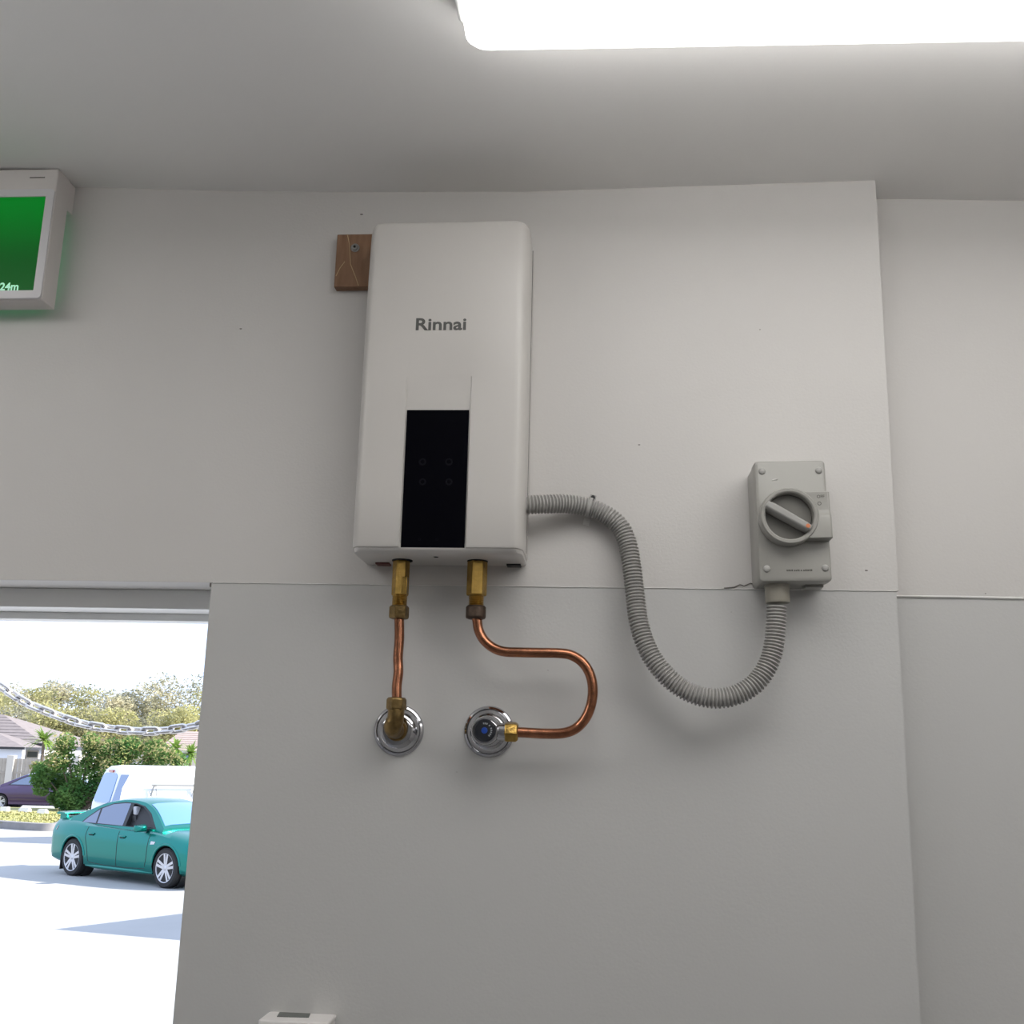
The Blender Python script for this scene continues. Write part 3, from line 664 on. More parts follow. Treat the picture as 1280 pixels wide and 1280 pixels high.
def sedan(name, label, loc, rz, paint, detail=True, hatch=False):
    t = thing(name, label, 'car', loc, rz)
    if not hatch:
        st = [(-2.44, .46, .80, .90, .66), (-2.41, .36, .84, 1.00, .78), (-2.28, .26, .90, 1.085, .86), (-1.85, .22, .93, 1.095, .915), (-1.35, .20, .945, 1.06, .935), (-.6, .19, .94, 1.00, .935), (.2, .19, .92, .985, .93), (.95, .19, .905, 1.00, .93), (1.45, .21, .86, .955, .935), (1.95, .22, .77, .885, .90), (2.25, .24, .68, .80, .82), (2.40, .30, .60, .70, .72), (2.45, .40, .56, .62, .62)]
        WB = 1.457; prof = [(-1.80, 1.085), (-1.45, 1.20), (-1.05, 1.345), (-.70, 1.425), (-.30, 1.47), (.10, 1.465), (.42, 1.415), (.75, 1.285), (1.20, 1.000)]
        ybase, ytop, zr = .835, .575, 1.47
    else:
        st = [(-1.98, .46, .86, .98, .68), (-1.93, .32, .92, 1.05, .78), (-1.6, .22, .96, 1.06, .85), (-.6, .19, .96, 1.03, .875), (.4, .19, .93, 1.01, .875), (.95, .19, .90, 1.02, .87), (1.35, .21, .84, .97, .86), (1.8, .24, .72, .84, .80), (2.05, .30, .62, .70, .68), (2.10, .40, .56, .62, .58)]
        WB = 1.27; prof = [(-1.85, 1.03), (-1.62, 1.28), (-1.35, 1.43), (-.8, 1.49), (-.2, 1.50), (.2, 1.46), (.6, 1.33), (1.35, .98)]
        ybase, ytop, zr = .79, .56, 1.50
    RW = .345 if not hatch else .31
    stations = smooth_stations(st, 6)
    body = build('body', MB().rings([body_sec(*s) for s in stations]), paint, t, local=True)
    cuts = []
    for sx in (-WB, WB):
        for sy in (-1, 1):
            c = build('cutter', MB().lathe([(RW+.045, 0), (RW+.045, .5)], (sx, sy*.62, RW), (0, sy, 0), 40), M['blacktrim']); c.parent = t; cuts.append(c)
    boolean_cut(body, cuts)
    # wheel arch linings
    for sx in (-WB, WB):
        for sy in (-1, 1):
            build('arch_lining', MB().lathe([(RW+.042, .0), (RW+.042, .20)], (sx, sy*.60, RW), (0, sy, 0), 32, cap=False), M['blacktrim'], t, local=True)
            wheel(t, sx, sy*(.815 if not hatch else .75), sy, RW, spokes=5)
    # cabin
    def yat(z): return ybase+(ytop-ybase)*max(0, (z-.95))/(zr-.95)
    pz = [Vector((a, 0, b)) for a, b in prof]; pp = spline(pz, 6); secs_ = []
    for p in pp:
        y1 = yat(p.z)
        half = [(0, .80), (ybase+.01, .80), (ybase, .95), (yat(.95+(p.z-.95)*.55), .95+(p.z-.95)*.55), (y1, p.z-.02*min(1, (p.z-.95)*3)), (y1*.80, p.z+.010), (0, p.z+.022)]
        secs_.append([Vector((p.x, y, z)) for y, z in half]+[Vector((p.x, -y, z)) for y, z in half[-2:0:-1]])
    cabin = build('roof_shell', MB().rings(secs_), paint, t, local=True, smooth=38)
    def side_panel(nm, poly, m_, sy, off=.004, th=.010, prnt=None):
        f = lambda a, b, d: (a, sy*(yat(b)+d), b)
        return build(nm, MB().prism(poly, off-th, off, f), m_, prnt or t, local=True)
    if not hatch:
        side_all = [(-1.42, .985), (-1.30, 1.09), (-1.02, 1.27), (-.66, 1.375), (-.30, 1.412), (.05, 1.405), (.34, 1.36), (.62, 1.245), (.98, .985)]
        rearq = [(-1.36, 1.00), (-1.24, 1.10), (-.99, 1.255), (-.93, 1.00)]
        reard = [(-.88, 1.00), (-.94, 1.27), (-.66, 1.355), (-.30, 1.390), (-.12, 1.392), (-.06, .995)]
        front = [(.03, .995), (-.01, 1.388), (.06, 1.386), (.31, 1.345), (.56, 1.235), (.88, .995)]
        frontg = front
    else:
        side_all = [(-1.50, 1.0), (-1.38, 1.25), (-1.1, 1.37), (-.5, 1.43), (.0, 1.43), (.3, 1.37), (.62, 1.24), (1.05, .985)]
        rearq = [(-1.42, 1.02), (-1.32, 1.23), (-1.0, 1.33), (-.95, 1.02)]
        reard = [(-.9, 1.02), (-.95, 1.345), (-.5, 1.405), (-.18, 1.41), (-.12, 1.01)]
        front = [(-.05, 1.01), (-.08, 1.41), (.0, 1.405), (.28, 1.345), (.58, 1.22), (.95, 1.01)]
    # opening of the driver's window on the right-hand side
    f = lambda a, b, d: (a, -d, b)
    if detail:
        c1 = build('cutter', MB().prism(front, .30, 1.2, f), M['blacktrim']); c1.parent = t
        boolean_cut(cabin, [c1])
    for sy in (-1, 1):
        fr = side_panel('window_surround', side_all, M['blacktrim'], sy, .003, .010)
        if detail and sy < 0:
            c1 = build('cutter', MB().prism(front, .30, 1.2, f), M['blacktrim']); c1.parent = t
            bpy.context.view_layer.update(); boolean_cut(fr, [c1])
        side_panel('rear_quarter_glass', rearq, M['carglass'], sy, .006, .008)
        side_panel('rear_door_glass', reard, M['carglass'], sy, .006, .008)
        if not (detail and sy < 0): side_panel('front_door_glass', front, M['carglass'], sy, .006, .008)
    if detail:
        side_panel('interior', front, M['blacktrim'], -1, -.10, .14)
        sb = build('seat', MB().prism([(.05, .96), (.0, 1.18), (.12, 1.19), (.2, .96)], .45, .68, f), M['blacktrim'], t, local=True, bevel=.02)
        build('headrest', MB().prism([(.02, 1.19), (.0, 1.34), (.09, 1.35), (.12, 1.19)], .48, .66, f), M['seat'], sb, local=True, bevel=.02)
    # windscreen and rear glass laid on the slopes
    def slope_glass(nm, xa, xb, m_, ka, kb, off=.010):
        seg = [p for p in pp if min(xa, xb) <= p.x <= max(xa, xb)]
        if xa > xb: seg = seg[::-1]
        rings_ = []
        for j, p in enumerate(seg):
            q = seg[min(j+1, len(seg)-1)]; r_ = seg[max(j-1, 0)]; tg = (q-r_).normalized(); nn = Vector((-tg.z, 0, tg.x)); nn = nn if nn.z > 0 else -nn
            k_ = (ka+(kb-ka)*j/(len(seg)-1)); y1 = yat(p.z)*k_; row = []
            for o_ in (off, -.02):
                cols = [(-y1, -.012), (-y1*.8, .008), (0, .020), (y1*.8, .008), (y1, -.012)]
                if o_ < 0: cols = cols[::-1]
                row += [p+Vector((0, y_, z_))+nn*o_ for y_, z_ in cols]
            rings_.append(row)
        return build(nm, MB().rings(rings_), m_, t, local=True, smooth=30)
    if not hatch:
        slope_glass('windscreen', 1.16, .42, M['screenglass'], .93, .94); slope_glass('rear_screen', -1.74, -.92, M['carglass'], .90, .92)
    else:
        slope_glass('windscreen', 1.28, .34, M['screenglass'], .93, .94); slope_glass('rear_screen', -1.82, -1.42, M['carglass'], .9, .9)
    if not detail: return t
    def ysurf(x, z):
        for i in range(len(stations)-1):
            a, b = stations[i], stations[i+1]
            if a[0] <= x <= b[0]:
                k_ = (x-a[0])/(b[0]-a[0]); s_ = [a[c]+(b[c]-a[c])*k_ for c in range(5)]; break
        else: s_ = stations[-1]
        sec = [(v.y, v.z) for v in body_sec(x, s_[1], s_[2], s_[3], s_[4])][1:11]
        for (y0, z0), (y1, z1) in zip(sec, sec[1:]):
            if z0 <= z <= z1 and z1 > z0: return y0+(y1-y0)*(z-z0)/(z1-z0)
        return s_[4]*.95
    for sy in (-1, 1):
        def pt(x, z, o_=.003): return Vector((x, sy*(ysurf(x, z)+o_), z))
        for line in ([(.93, .92), (.90, .70), (.88, .45), (.84, .30)], [(-.02, .93), (-.03, .6), (-.03, .28)], [(-1.02, .93), (-1.06, .75), (-.98, .55), (-.92, .30)], [(.84, .29), (.3, .27), (-.4, .27), (-.92, .29)]):
            build('door_seam', MB().tube([pt(x, z, .001) for x, z in resample([Vector((a, b, 0)) for a, b in line], .05) and [(v.x, v.y) for v in resample([Vector((a, b, 0)) for a, b in line], .05)]], .005, 5), M['blacktrim'], t, local=True)
        for hx_ in (.12, -.86):
            build('door_handle', MB().tube([pt(hx_-.09, .815, .005), pt(hx_-.07, .815, .022), pt(hx_+.07, .815, .022), pt(hx_+.09, .815, .005)], .016, 8), M['teal'], t, local=True, smooth=50)
            build('handle_recess', MB().tube([pt(hx_-.06, .80, .004), pt(hx_+.06, .80, .004)], .022, 8), M['blacktrim'], t, local=True, smooth=50)
        # sill skirt
        build('side_skirt', MB().tube([pt(x, .225, .0) for x in (-1.05, -.7, -.3, .2, .6, 1.05)], [.02, .04, .042, .042, .04, .02], 10), paint, t, local=True, smooth=50)
        # flared arches
        for sx in (-WB, WB):
            arc = [pt(sx+(RW+.055)*cos(radians(a)), RW+(RW+.055)*sin(radians(a)), -.006) for a in range(8, 173, 6)]
            build('wheel_arch_flare', MB().tube(arc, .026, 8), paint, t, local=True, smooth=60)
        # mirror
        mm = MB(); mc = Vector((.74, sy*1.00, .99))
        mm.rings([[mc+Vector((dx, sy*dy*k_, dz*k_)) for dy, dz in ((-.13, -.06), (.10, -.065), (.135, -.02), (.12, .055), (-.10, .075), (-.14, .03))] for dx, k_ in ((-.055, .92), (-.03, 1.0), (.05, .85), (.09, .45))])
        mr = build('door_mirror', mm, paint, t, local=True, smooth=50)
        build('mirror_arm', MB().box(.71, .79, min(sy*.80, sy*.90), max(sy*.80, sy*.90), .945, .985), M['blacktrim'], mr, local=True, bevel=.01)
        # headlamp, fender vent, tail lamp
        hl = [(2.02, .70), (2.06, .77), (2.20, .73), (2.34, .62), (2.30, .56), (2.14, .58)]
        build('headlamp', MB().prism(hl, -.02, .006, lambda a, b, d: tuple(pt(a, b, d))), M['lampglass'], t, local=True)
        build('fender_vent', MB().prism([(.98, .72), (1.0, .78), (1.13, .775), (1.10, .73)], -.01, .006, lambda a, b, d: tuple(pt(a, b, d))), M['alloy'], t, local=True)
        build('tail_lamp', MB().prism([(-2.36, .84), (-2.34, .92), (-2.10, .90), (-2.14, .82)], -.01, .006, lambda a, b, d: tuple(pt(a, b, d))), M['redlens'], t, local=True)
    # spoiler
    sp_ = build('rear_spoiler', MB().rings([[Vector((-2.40+dx, y, 1.13+dz-.02*abs(y)**2)) for dx, dz in ((0, .01), (.05, .035), (.30, .02), (.30, -.005), (.03, -.02))] for y in (-.74, -.6, -.3, 0, .3, .6, .74)]), paint, t, local=True, smooth=40)
    for sy in (-1, 1):
        build('spoiler_leg', MB().box(-2.34, -2.12, sy*.66-.03, sy*.66+.03, 1.00, 1.13), paint, sp_, local=True, bevel=.01)
    # grille and lower intake
    build('grille', MB().box(2.36, 2.455, -.42, .42, .47, .57), M['blacktrim'], t, local=True, bevel=.02)
    build('lower_intake', MB().box(2.33, 2.44, -.55, .55, .31, .41), M['blacktrim'], t, local=True, bevel=.02)
    for sy in (-1, 1): build('mud_flap', MB().box(-1.86, -1.84, sy*.80-.10, sy*.80+.10, .10, .36), M['blacktrim'], t, local=True)
    return t

rw = at(90, 1095, Z=G); fwp = at(202, 1110, Z=G)
dirv = (fwp-rw).normalized(); nrm = Vector((-dirv.y, dirv.x, 0)); mid = (rw+fwp)/2
ctr = mid+nrm*.90
gs = sedan('green_sedan', 'teal green sedan with boot spoiler and open driver window on the pavement', (ctr.x, ctr.y, G), atan2(dirv.y, dirv.x), M['teal']); gs.scale = (1, 1, 1.06)
pw = at(9, 1013, Z=G)
sedan('dark_hatchback', 'dark purple hatchback half hidden behind the leafy bush', (pw.x+.62, pw.y+1.3, G), pi+radians(6), M['purple'], detail=False, hatch=True)

# --- van
vd = radians(40)
van = thing('white_van', 'white van with sky reflection painted on its rear window behind the green sedan', 'van', (0, 0, 0))
vo = at(118, 1012, Z=G); vdist = 29.0
v0 = at(122, 990, Y=vdist-1.5); v0.z = G
van.location = v0 + Vector((.2, .3, 0)); van.rotation_euler = (0, 0, vd); 
VH, VW, VL = 2.08, 1.80, 4.9       # local: x forward from the tail, y from the right side (0) to the left (VW)
def vsec(x, k, zt_, ins):
    P = []
    for y, z in ((.06, .35), (.0, .50), (-.0, 1.05), (.05, 1.45), (.15, zt_-.16), (.26, zt_-.05), (.45, zt_), (VW/2, zt_+.02)):
        P.append((y+ins, z))
    return [Vector((x+k*max(0, (z-.9)), y, z)) for y, z in P]+[Vector((x+k*max(0, (z-.9)), VW-y, z)) for y, z in P[::-1]]
vb = build('body', MB().rings([vsec(0, .26, VH-.06, .05), vsec(.05, .26, VH-.02, .0), vsec(.35, .18, VH, 0), vsec(1.2, 0, VH, 0), vsec(3.6, 0, VH, 0), vsec(4.1, -.35, VH-.04, 0), vsec(4.75, -.75, VH-.1, .02), vsec(4.9, -.80, VH-.16, .10)]), M['white'], van, local=True, smooth=35)
def rearpt(y, z, o_=-.012): return Vector((.26*max(0, z-.9)+o_, y, z))
build('rear_window', MB().rings([[rearpt(y, z, o_) for y, z in ((.12, 1.14), (.20, 1.80), (.42, 1.88), (VW-.42, 1.88), (VW-.20, 1.80), (VW-.12, 1.14), (VW-.3, 1.08), (.3, 1.08))] for o_ in (-.014, .03)]), M['screenglass'], van, local=True)
build('rear_pillar', MB().prism([(.07, 1.12), (.10, 1.20), (.29, 1.86), (.52, 1.86), (.34, 1.5), (.28, 1.12)], -.02, .012, lambda a, b, d: (a, .0+max(0, (b-1.05)*.125)+d-.012, b)), M['carglass'], van, local=True, label='dark side window strip at the rear corner')
build('high_brake_lamp', MB().box(.26*.98-.03, .26*.98+.02, VW/2-.2, VW/2+.2, 1.90, 1.96), M['redlens'], van, local=True)
for hx_ in (.45,): build('rear_lamp', MB().box(-.012, .05, .03, .16, .75, 1.05), M['redlens'], van, local=True)
rk = MB(); rk.tube([(1.12, -.03, 1.28), (1.16, -.06, 1.52), (1.22, -.07, 1.60)], .026, 8); rk.tube([(2.42, -.03, 1.28), (2.38, -.06, 1.50), (2.32, -.07, 1.60)], .026, 8); rk.tube([(1.10, -.07, 1.585), (2.44, -.07, 1.585)], .03, 8); rk.tube([(1.28, -.03, 1.28), (1.22, -.07, 1.6)], .012, 8); rk.tube([(2.28, -.03, 1.28), (2.34, -.07, 1.6)], .012, 8)
build('side_rack', rk, M['steel'], van, local=True, smooth=50, label='grey tube rack on the side')
build('rear_bumper', MB().box(-.08, .10, .04, VW-.04, .36, .58), M['white'], van, local=True, bevel=.03)
for x_ in (.95, 3.95):
    for y_, s_ in ((.14, -1), (VW-.14, 1)): wheel(van, x_, y_, s_, .33)

# --- grass island with kerb, wheel stops
kpx = [(-200,1021),(-90,1029),(0,1035),(40,1038),(66,1038.5),(76,1036),(82,1031)]
kp = spline([at(x, y, Z=G) for x, y in kpx], 8)
bk = [at(x, y, Z=G) for x, y in [(85,1020),(78,1016),(30,1014.5),(-60,1012),(-200,1008)]]
isl = thing('grass_island', 'dry grass island with grey kerb in the car park', 'lawn', (kp[16].x, kp[16].y, G))
build('turf', MB().prism([(p.x, p.y) for p in kp+bk], G, G+.16, lambda a, b, d: (a, b, d)), M['grass'], isl)
kr = []
for p in kp: kr.append(p)
n_ = len(kp); rings_ = []
for i, p in enumerate(kp):
    tg = (kp[min(i+1, n_-1)]-kp[max(i-1, 0)]).normalized(); nn = Vector((tg.y, -tg.x, 0))
    rings_.append([p+nn*.12+Vector((0, 0, 0)), p+nn*.10+Vector((0, 0, .22)), p-nn*.12+Vector((0, 0, .23)), p-nn*.12])
build('kerb', MB().rings(rings_), M['kerb'], isl, smooth=30)
bl = MB(); random.seed(9)
for q in range(1500):
    px, py = random.uniform(-5, 84), random.uniform(1015, 1029)
    p = at(px, py, Z=G+.16); a = random.uniform(0, pi); h = random.uniform(.02, .06); u = Vector((cos(a), sin(a), 0))*.04
    bl.add([p-u, p+u, p+Vector((random.uniform(-.05, .05), random.uniform(-.05, .05), h))], [(0, 1, 2)])
build('grass_blades', bl, M['grass'], isl, fix=False, kind='stuff')
for (x0, x1, y), lb in (((11, 26, 1013), 'white concrete wheel stop under the dark hatchback, leftmost'), ((34, 53, 1014), 'white concrete wheel stop at the back of the grass, middle one'), ((57, 73, 1016), 'white concrete wheel stop nearest the bush trunk, rightmost')):
    p0 = at(x0, y, Z=G+.16); p1 = at(x1, y, Z=G+.16)
    ws = thing('wheel_stop', lb, 'wheel stop', ((p0.x+p1.x)/2, p0.y-.6, G+.162), group='wheel stops along the grass island')
    Lh = (p1.x-p0.x)/2
    build('block', MB().rings([[Vector((x, y_*k_, z_*k_)) for y_, z_ in ((-.10, 0), (-.06, .16), (.06, .16), (.10, 0))] for x, k_ in ((-Lh, .7), (-Lh+.06, 1), (Lh-.06, 1), (Lh, .7))]), M['stop'], ws, local=True)

# --- foliage
def crown(n, blobs, size, seed, flat=.8):
    rnd = random.Random(seed); m_ = MB()
    tot = sum(b[3]**2 for b in blobs)
    for (bx_, by_, bz_, br) in blobs:
        for _ in range(int(n*br*br/tot)):
            while True:
                v = Vector((rnd.uniform(-1, 1), rnd.uniform(-1, 1), rnd.uniform(-1, 1)))
                if .35 < v.length < 1: break
            p = Vector((bx_, by_, bz_))+Vector((v.x, v.y, v.z*flat))*br
            a = Vector((rnd.gauss(0, 1), rnd.gauss(0, 1), rnd.gauss(0, .6))).normalized(); b = a.orthogonal().normalized()
            ang = rnd.uniform(0, 2*pi); b = b*cos(ang)+a.cross(b)*sin(ang); s_ = size*rnd.uniform(.6, 1.3)
            m_.add([p-a*s_, p-b*s_*.38+a*s_*.1, p+a*s_, p+b*s_*.38], [(0, 1, 2, 3)])
    return m_
def trunk_mb(h, r, blobs):
    m_ = MB(); m_.tube([(0, 0, -.3), (.05*h*.1, 0, h*.3), (-.02*h, .02*h, h*.6)], [r, r*.8, r*.55], 8)
    for b in blobs: m_.tube([(0, 0, h*.35), (b[0]*.5, b[1]*.5, (h*.4+b[2])*.5), (b[0], b[1], b[2])], [r*.5, r*.35, r*.12], 6)
    return m_
def make_tree(label, loc, h, wdt, leaf, seed, name='gum_tree', n=2600, size=.22, open_=1.0, group=None):
    rnd = random.Random(seed); blobs = []
    for k in range(9):
        a = rnd.uniform(0, 2*pi); d = rnd.uniform(.1, .55)*wdt*.8; z = h*rnd.uniform(.30, .88)
        blobs.append((cos(a)*d, sin(a)*d, z, wdt*rnd.uniform(.20, .34)*open_))
    blobs.append((0, 0, h*.82, wdt*.28*open_))
    t = thing(name, label, 'tree', loc, group=group)
    build('trunk', trunk_mb(h, h*.022, blobs), M['bark'], t, local=True, smooth=60)
    build('foliage', crown(n, blobs, size, seed+1), leaf, t, local=True, fix=False)
    return t
# hillside behind the houses
hl_ = MB(); hv = []; hf = []; nxh = 24
hills = [(98, G-.2), (112, .0), (130, 3.6), (150, 5.2), (175, 5.0)]
for j, (yy, zz) in enumerate(hills):
    for i in range(nxh):
        x_ = -160+i*8; hv.append((x_, yy, zz+(.5*sin(i*.9)+.4*sin(i*2.1+1) if j > 1 else 0)))
for j in range(len(hills)-1):
    for i in range(nxh-1): a = j*nxh+i; hf.append((a, a+1, a+1+nxh, a+nxh))
struct('hillside', hl_.add(hv, hf), M['hill'], smooth=60)
trees = [  # px centre, px top, depth, width m, leaf, label
    (-18, 868, 100, 7, 'leafA', 'olive tree at the left end of the tree line, above the grey roof'),
    (14, 858, 108, 6.5, 'leafD', 'pale thin-topped tree at the left, behind the chain'),
    (42, 862, 112, 6.5, 'leafA', 'rounded olive tree behind the ridge of the grey roof'),
    (66, 850, 120, 6, 'leafD', 'pale sparse tree with a wispy top in the middle of the tree line'),
    (88, 853, 124, 6.5, 'leafB', 'grey-green tree with a loose flat top, mid tree line'),
    (112, 856, 118, 6.5, 'leafA', 'olive tree with a pale crest near the middle of the tree line'),
    (136, 868, 112, 6, 'leafD', 'low pale tree in the dip of the tree line'),
    (160, 868, 116, 6.5, 'leafB', 'low grey-green tree right of the dip in the tree line'),
    (186, 852, 120, 7, 'leafD', 'tall pale tree with gaps in its crown, third from the door jamb'),
    (212, 846, 116, 7.5, 'leafD', 'tallest sunlit pale tree near the door jamb'),
    (240, 850, 118, 7.5, 'leafB', 'tall greyish tree touching the door jamb'),
    (262, 858, 112, 7, 'leafA', 'olive tree mostly hidden behind the door jamb'),
    (55, 884, 90, 5, 'leafC', 'low bright yellow-green tree behind the palm'),
    (158, 889, 88, 4.6, 'leafC', 'small yellow-green tree under the lowest part of the chain'),
    (226, 886, 88, 4.6, 'leafC', 'small bright yellow tree right of the chain sag'),
    (100, 886, 92, 5.5, 'leafA', 'low olive tree behind the leafy bush'),
    (128, 892, 92, 5, 'leafB', 'low grey-green tree between two yellow ones'),
    (196, 892, 94, 5.5, 'leafB', 'low grey-green tree above the pinkish roof'),
    (18, 884, 92, 6, 'leafB', 'low shady grey tree above the grey roof edge'),
    (250, 890, 92, 5.5, 'leafA', 'low olive tree at the door jamb')]
for k, (px, py, Y, w_, lf, lb) in enumerate(trees):
    top = at(px, py, Y=Y); base = -.3 if Y < 112 else (Y-112)/18*3.4
    make_tree(lb, (top.x, Y, base), top.z-base+.3, w_, M[lf], 20+k, n=2400 if Y > 95 else 2000, size=.20, open_=.95 if lf != 'leafD' else .85, group=None)
# bush
bc = at(115, 1019, Z=G)
bt = thing('leafy_bush', 'large leafy bush with pale tips between the hatchback and the van', 'bush', (bc.x, bc.y, G))
blobs = []; sc = (bc.y-CAM.y)/F
for (px, py, r) in [(60,968,16),(75,985,19),(95,995,20),(105,970,22),(82,950,17),(120,945,20),(90,930,14),(115,927,12),(140,940,18),(165,935,16),(190,938,16),(212,945,14),(228,953,11),(150,962,22),(185,962,18),(110,1000,14),(125,985,18),(75,1000,12),(46,960,9),(50,975,10),(58,986,10),(66,998,9),(68,975,14),(98,1004,12)]:
    p = at(px, py, Y=bc.y); blobs.append((p.x-bc.x, random.uniform(-.5, .5), p.z-G, r*sc))
build('foliage', crown(13000, blobs, .095, 77, .95), M['bush'], bt, local=True, fix=False)
tips = [(b[0], b[1]-.2, b[2]+.08, b[3]*1.02) for b in blobs if b[2] > 1.5]
build('pale_tips', crown(3300, tips, .075, 78, .9), M['bushpale'], bt, local=True, fix=False, label='pale flowering shoot tips')
stm = MB(); random.seed(4)
for b in blobs[:17]: stm.tube([(random.uniform(-.3, .0)-.6, 0, -.02), (b[0]*.5-.3, b[1]*.5, b[2]*.5), (b[0], b[1], b[2])], [.05, .035, .012], 6)
build('stems', stm, M['bark'], bt, local=True)
# small palms
def palm(px, top, base_px, Y, lb, s=1.0):
    p = at(px, top, Y=Y); z0 = G; t = thing('small_palm', lb, 'palm', (p.x, Y, z0), group=None)
    h = p.z-z0-.9*s
    build('trunk', MB().tube([(0, 0, 0), (.03, 0, h*.5), (0, 0, h)], [.14*s, .11*s, .10*s], 8), M['bark'], t, local=True, smooth=60)
    rnd = random.Random(int(px)); fm = MB()
    for k in range(60):
        a = rnd.uniform(0, 2*pi); el_ = rnd.uniform(-.5, 1.35); Lf = rnd.uniform(.9, 1.35)*s
        u = Vector((cos(a)*cos(el_), sin(a)*cos(el_), sin(el_))); sd_ = Vector((-sin(a), cos(a), 0))
        prev = Vector((0, 0, h)); 
        for j in range(6):
            tt = j/6; q = Vector((0, 0, h))+u*Lf*tt+Vector((0, 0, -.35*s*tt*tt)); q2 = Vector((0, 0, h))+u*Lf*(tt+.17)+Vector((0, 0, -.35*s*(tt+.17)**2)); wd = .20*s*(1-tt)
            fm.add([q-sd_*.02, q+sd_*.02, q2+sd_*wd, q2+u*.02, q2-sd_*wd], [(0, 1, 2, 3, 4)])
    build('fronds', fm, M['palm'], t, local=True, fix=False)
palm(57, 908, 980, 52, 'small bushy palm beside the grey-roofed house', .72)
palm(221, 921, 960, 60, 'small palm in front of the pinkish-roofed house', .75)
palm(240, 926, 960, 58, 'small dark palm close to the door jamb', .75)

# --- fence: panels between pillars
fY = 62.0
fe = thing('boundary_fence', 'beige boarded fence with pale pillars left of the bush', 'fence', (at(20, 985, Y=fY).x, fY, G))
x_l = at(-60, 960, Y=fY).x; x_r = at(105, 960, Y=fY).x; ht = at(20, 948, Y=fY).z
bd = .24; q = x_l
first = None
while q < x_r:
    if first is None:
        first = build('board', MB().box(q+.012, q+bd-.012, fY, fY+.03, G, ht), M['fence'], fe); x_first = q
    else:
        c = first.copy(); COL.objects.link(c); c.parent = fe; c.location = (q-x_first, random.uniform(-.012, .012), random.uniform(-.02, .02))
    q += bd
for px in (-28, 13, 54, 95):
    p = at(px, 960, Y=fY)
    build('pillar', MB().box(p.x-.22, p.x+.22, fY-.14, fY+.2, G, at(px, 944, Y=fY).z), M['pillar'], fe, bevel=.02)
build('rail', MB().box(x_l, x_r, fY-.03, fY, G+.95, G+1.05), M['fence'], fe)

# --- houses
def house(name, label, x0, x1, Y, dep, ze, zr_, wallm, roofm, ridge0, ridge1, gz=G):
    t = thing(name, label, 'house', ((x0+x1)/2, Y, gz))
    build('wall', MB().box(x0+.5, x1-.5, Y+.4, Y+dep-.4, gz, ze+.05), wallm, t)
    v = [(x0, Y, ze), (x1, Y, ze), (x1, Y+dep, ze), (x0, Y+dep, ze), (ridge0, Y+dep/2, zr_), (ridge1, Y+dep/2, zr_), (x0, Y, ze-.18), (x1, Y, ze-.18), (x1, Y+dep, ze-.18), (x0, Y+dep, ze-.18)]
    rf = build('roof', MB().add(v, [(0, 1, 5, 4), (1, 2, 5), (2, 3, 4, 5), (3, 0, 4), (9, 8, 7, 6), (0, 6, 7, 1), (1, 7, 8, 2), (2, 8, 9, 3), (3, 9, 6, 0)]), roofm, t)
    build('gutter', MB().box(x0, x1, Y-.10, Y+.02, ze-.17, ze-.02), M['blacktrim'] if roofm is M['roof1'] else M['pillar'], rf)
    n = 9; tl = MB()
    for k in range(1, n):
        f_ = k/n; a = Vector(v[0])+(Vector(v[4])-Vector(v[0]))*f_; b = Vector(v[1])+(Vector(v[5])-Vector(v[1]))*f_
        tl.tube([a+Vector((0, -.02, .02)), b+Vector((0, -.02, .02))], .016, 4)
    build('tile_courses', tl, roofm, rf, kind='stuff')
    return t
hY = 74
e_r = at(55, 929, Y=hY); rdg = at(4, 893, Y=hY+5)
h1 = house('grey_roof_house', 'pale house with grey tiled hip roof at the left', at(-140, 930, Y=hY).x, e_r.x, hY, 10, e_r.z, rdg.z, M['hwall'], M['roof1'], at(-110, 893, Y=hY+5).x, rdg.x)
e2_ = at(31, 934, Y=hY-3)
rdg2 = at(-12, 914, Y=hY)
build('porch_roof', MB().add([(at(-80, 934, Y=hY-3).x, hY-3, e2_.z), (e2_.x, hY-3, e2_.z), (e2_.x, hY+1, e2_.z), (at(-80, 934, Y=hY-3).x, hY+1, e2_.z), (at(-60, 914, Y=hY).x, hY+.6, rdg2.z), (rdg2.x, hY+.6, rdg2.z)], [(0,1,5,4),(1,2,5),(2,3,4,5),(3,0,4),(3,2,1,0)]), M['roof1'], h1)
build('porch_gutter', MB().box(at(-80, 934, Y=hY-3).x, e2_.x, hY-3.1, hY-2.98, e2_.z-.16, e2_.z), M['blacktrim'], h1)
build('porch_wall', MB().box(at(-78, 934, Y=hY-3).x, e2_.x-.3, hY-2.7, hY-2.3, G, e2_.z), M['hwall'], h1)
build('verandah_beam', MB().box(e2_.x-.3, e_r.x-.3, hY-.02, hY+.16, e_r.z-.55, e_r.z-.18), M['hwall'], h1)
p0 = at(34, 938, Y=hY+.38); p1 = at(48, 948, Y=hY+.38)
wn = build('window', MB().box(p0.x, p1.x, hY+.33, hY+.42, p1.z, p0.z), M['pillar'], h1)
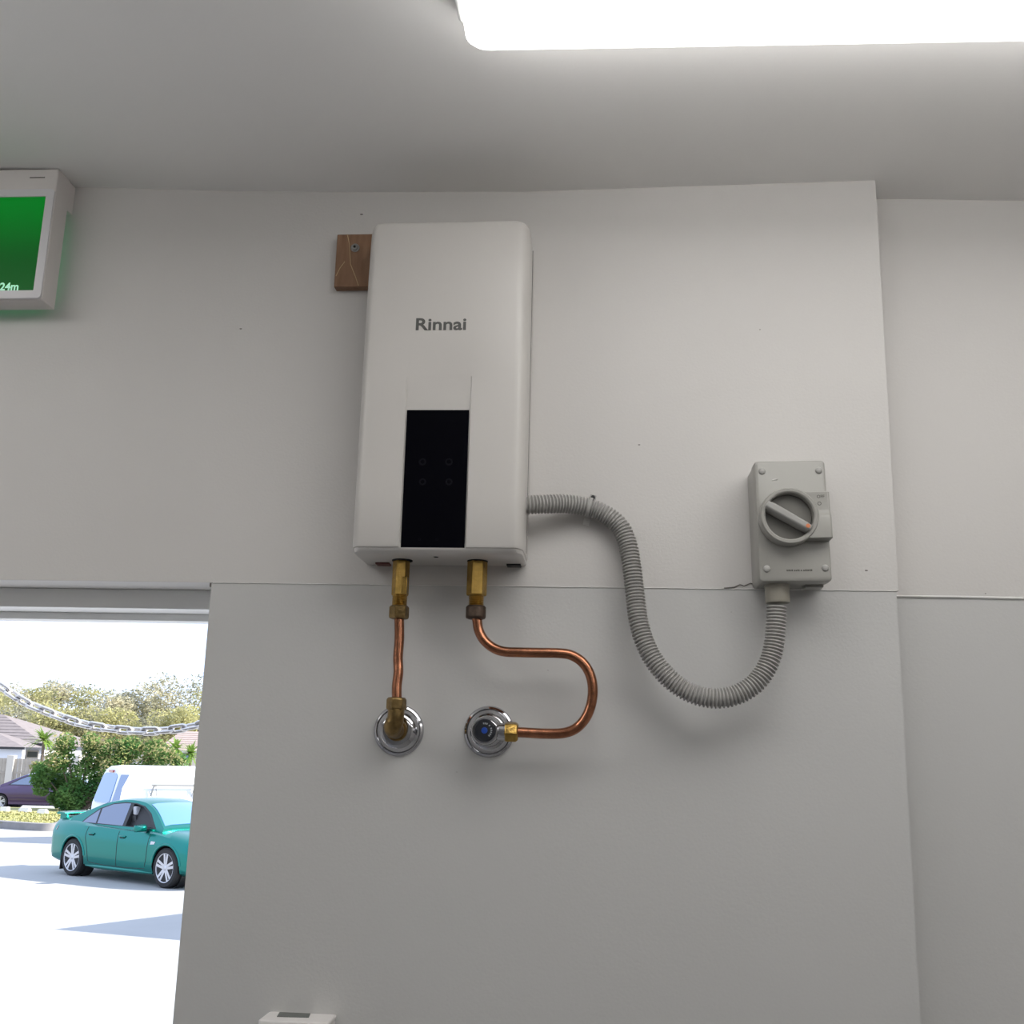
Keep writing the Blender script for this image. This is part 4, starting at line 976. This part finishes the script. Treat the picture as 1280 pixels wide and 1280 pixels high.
build('pane', MB().box(p0.x+.08, p1.x-.08, hY+.315, hY+.36, p1.z+.08, p0.z-.08), M['slot'], wn)
Y2 = 78
h2 = house('pink_roof_house', 'cream house with pinkish tiled roof at the door jamb', at(195, 938, Y=Y2).x, at(300, 938, Y=Y2).x, Y2, 10, at(225, 938, Y=Y2).z, at(228, 914, Y=Y2+5).z, M['cream'], M['roof2'], at(226, 915, Y=Y2+5).x, at(270, 915, Y=Y2+5).x)
p0 = at(226, 942, Y=Y2+.38); p1 = at(238, 950, Y=Y2+.38)
wn = build('window', MB().box(p0.x, p1.x, Y2+.33, Y2+.42, p1.z, p0.z), M['pillar'], h2)
build('pane', MB().box(p0.x+.08, p1.x-.08, Y2+.315, Y2+.36, p1.z+.08, p0.z-.08), M['carglass'], wn)
Y3 = 84
h3 = house('far_roof_house', 'low house with grey roof half hidden behind the bush', at(92, 934, Y=Y3).x, at(140, 934, Y=Y3).x, Y3, 8, at(110, 934, Y=Y3).z, at(112, 917, Y=Y3+4).z, M['hwall'], M['roof2'], at(108, 917, Y=Y3+4).x, at(122, 917, Y=Y3+4).x)

# --- unseen flat canopy, added and shaped to cast the pointed shadow on the pavement
sunv = Vector((-1.0, -0.10, -0.62)); hc = 3.0; shift = sunv*(-(hc)/sunv.z) * -1
def over(p): return p - sunv*(hc/(-sunv.z))
A = over(at(78, 1162, Z=G)); B = over(at(228, 1175, Z=G)); Cc = over(at(230, 1143, Z=G))
B2 = A+(B-A)*2.2; C2 = A+(Cc-A)*2.2
can = thing('shadow_canopy', 'added flat grey canopy out of sight to the right, shaped to shade the pavement', 'canopy', (B2.x, B2.y, G))
build('roof_slab', MB().prism([(A.x, A.y), (B2.x, B2.y), (C2.x, C2.y)], G+hc-.01, G+hc+.08, lambda a, b, d: (a, b, d)), M['canopy'], can)
for q in (B2, C2, (A+B2+C2)/3):
    q = q*.9+(A+B2+C2)/3*.1
    build('post', MB().lathe([(.06, 0), (.06, hc)], (q.x, q.y, G), (0, 0, 1), 12), M['canopy'], can, smooth=40)
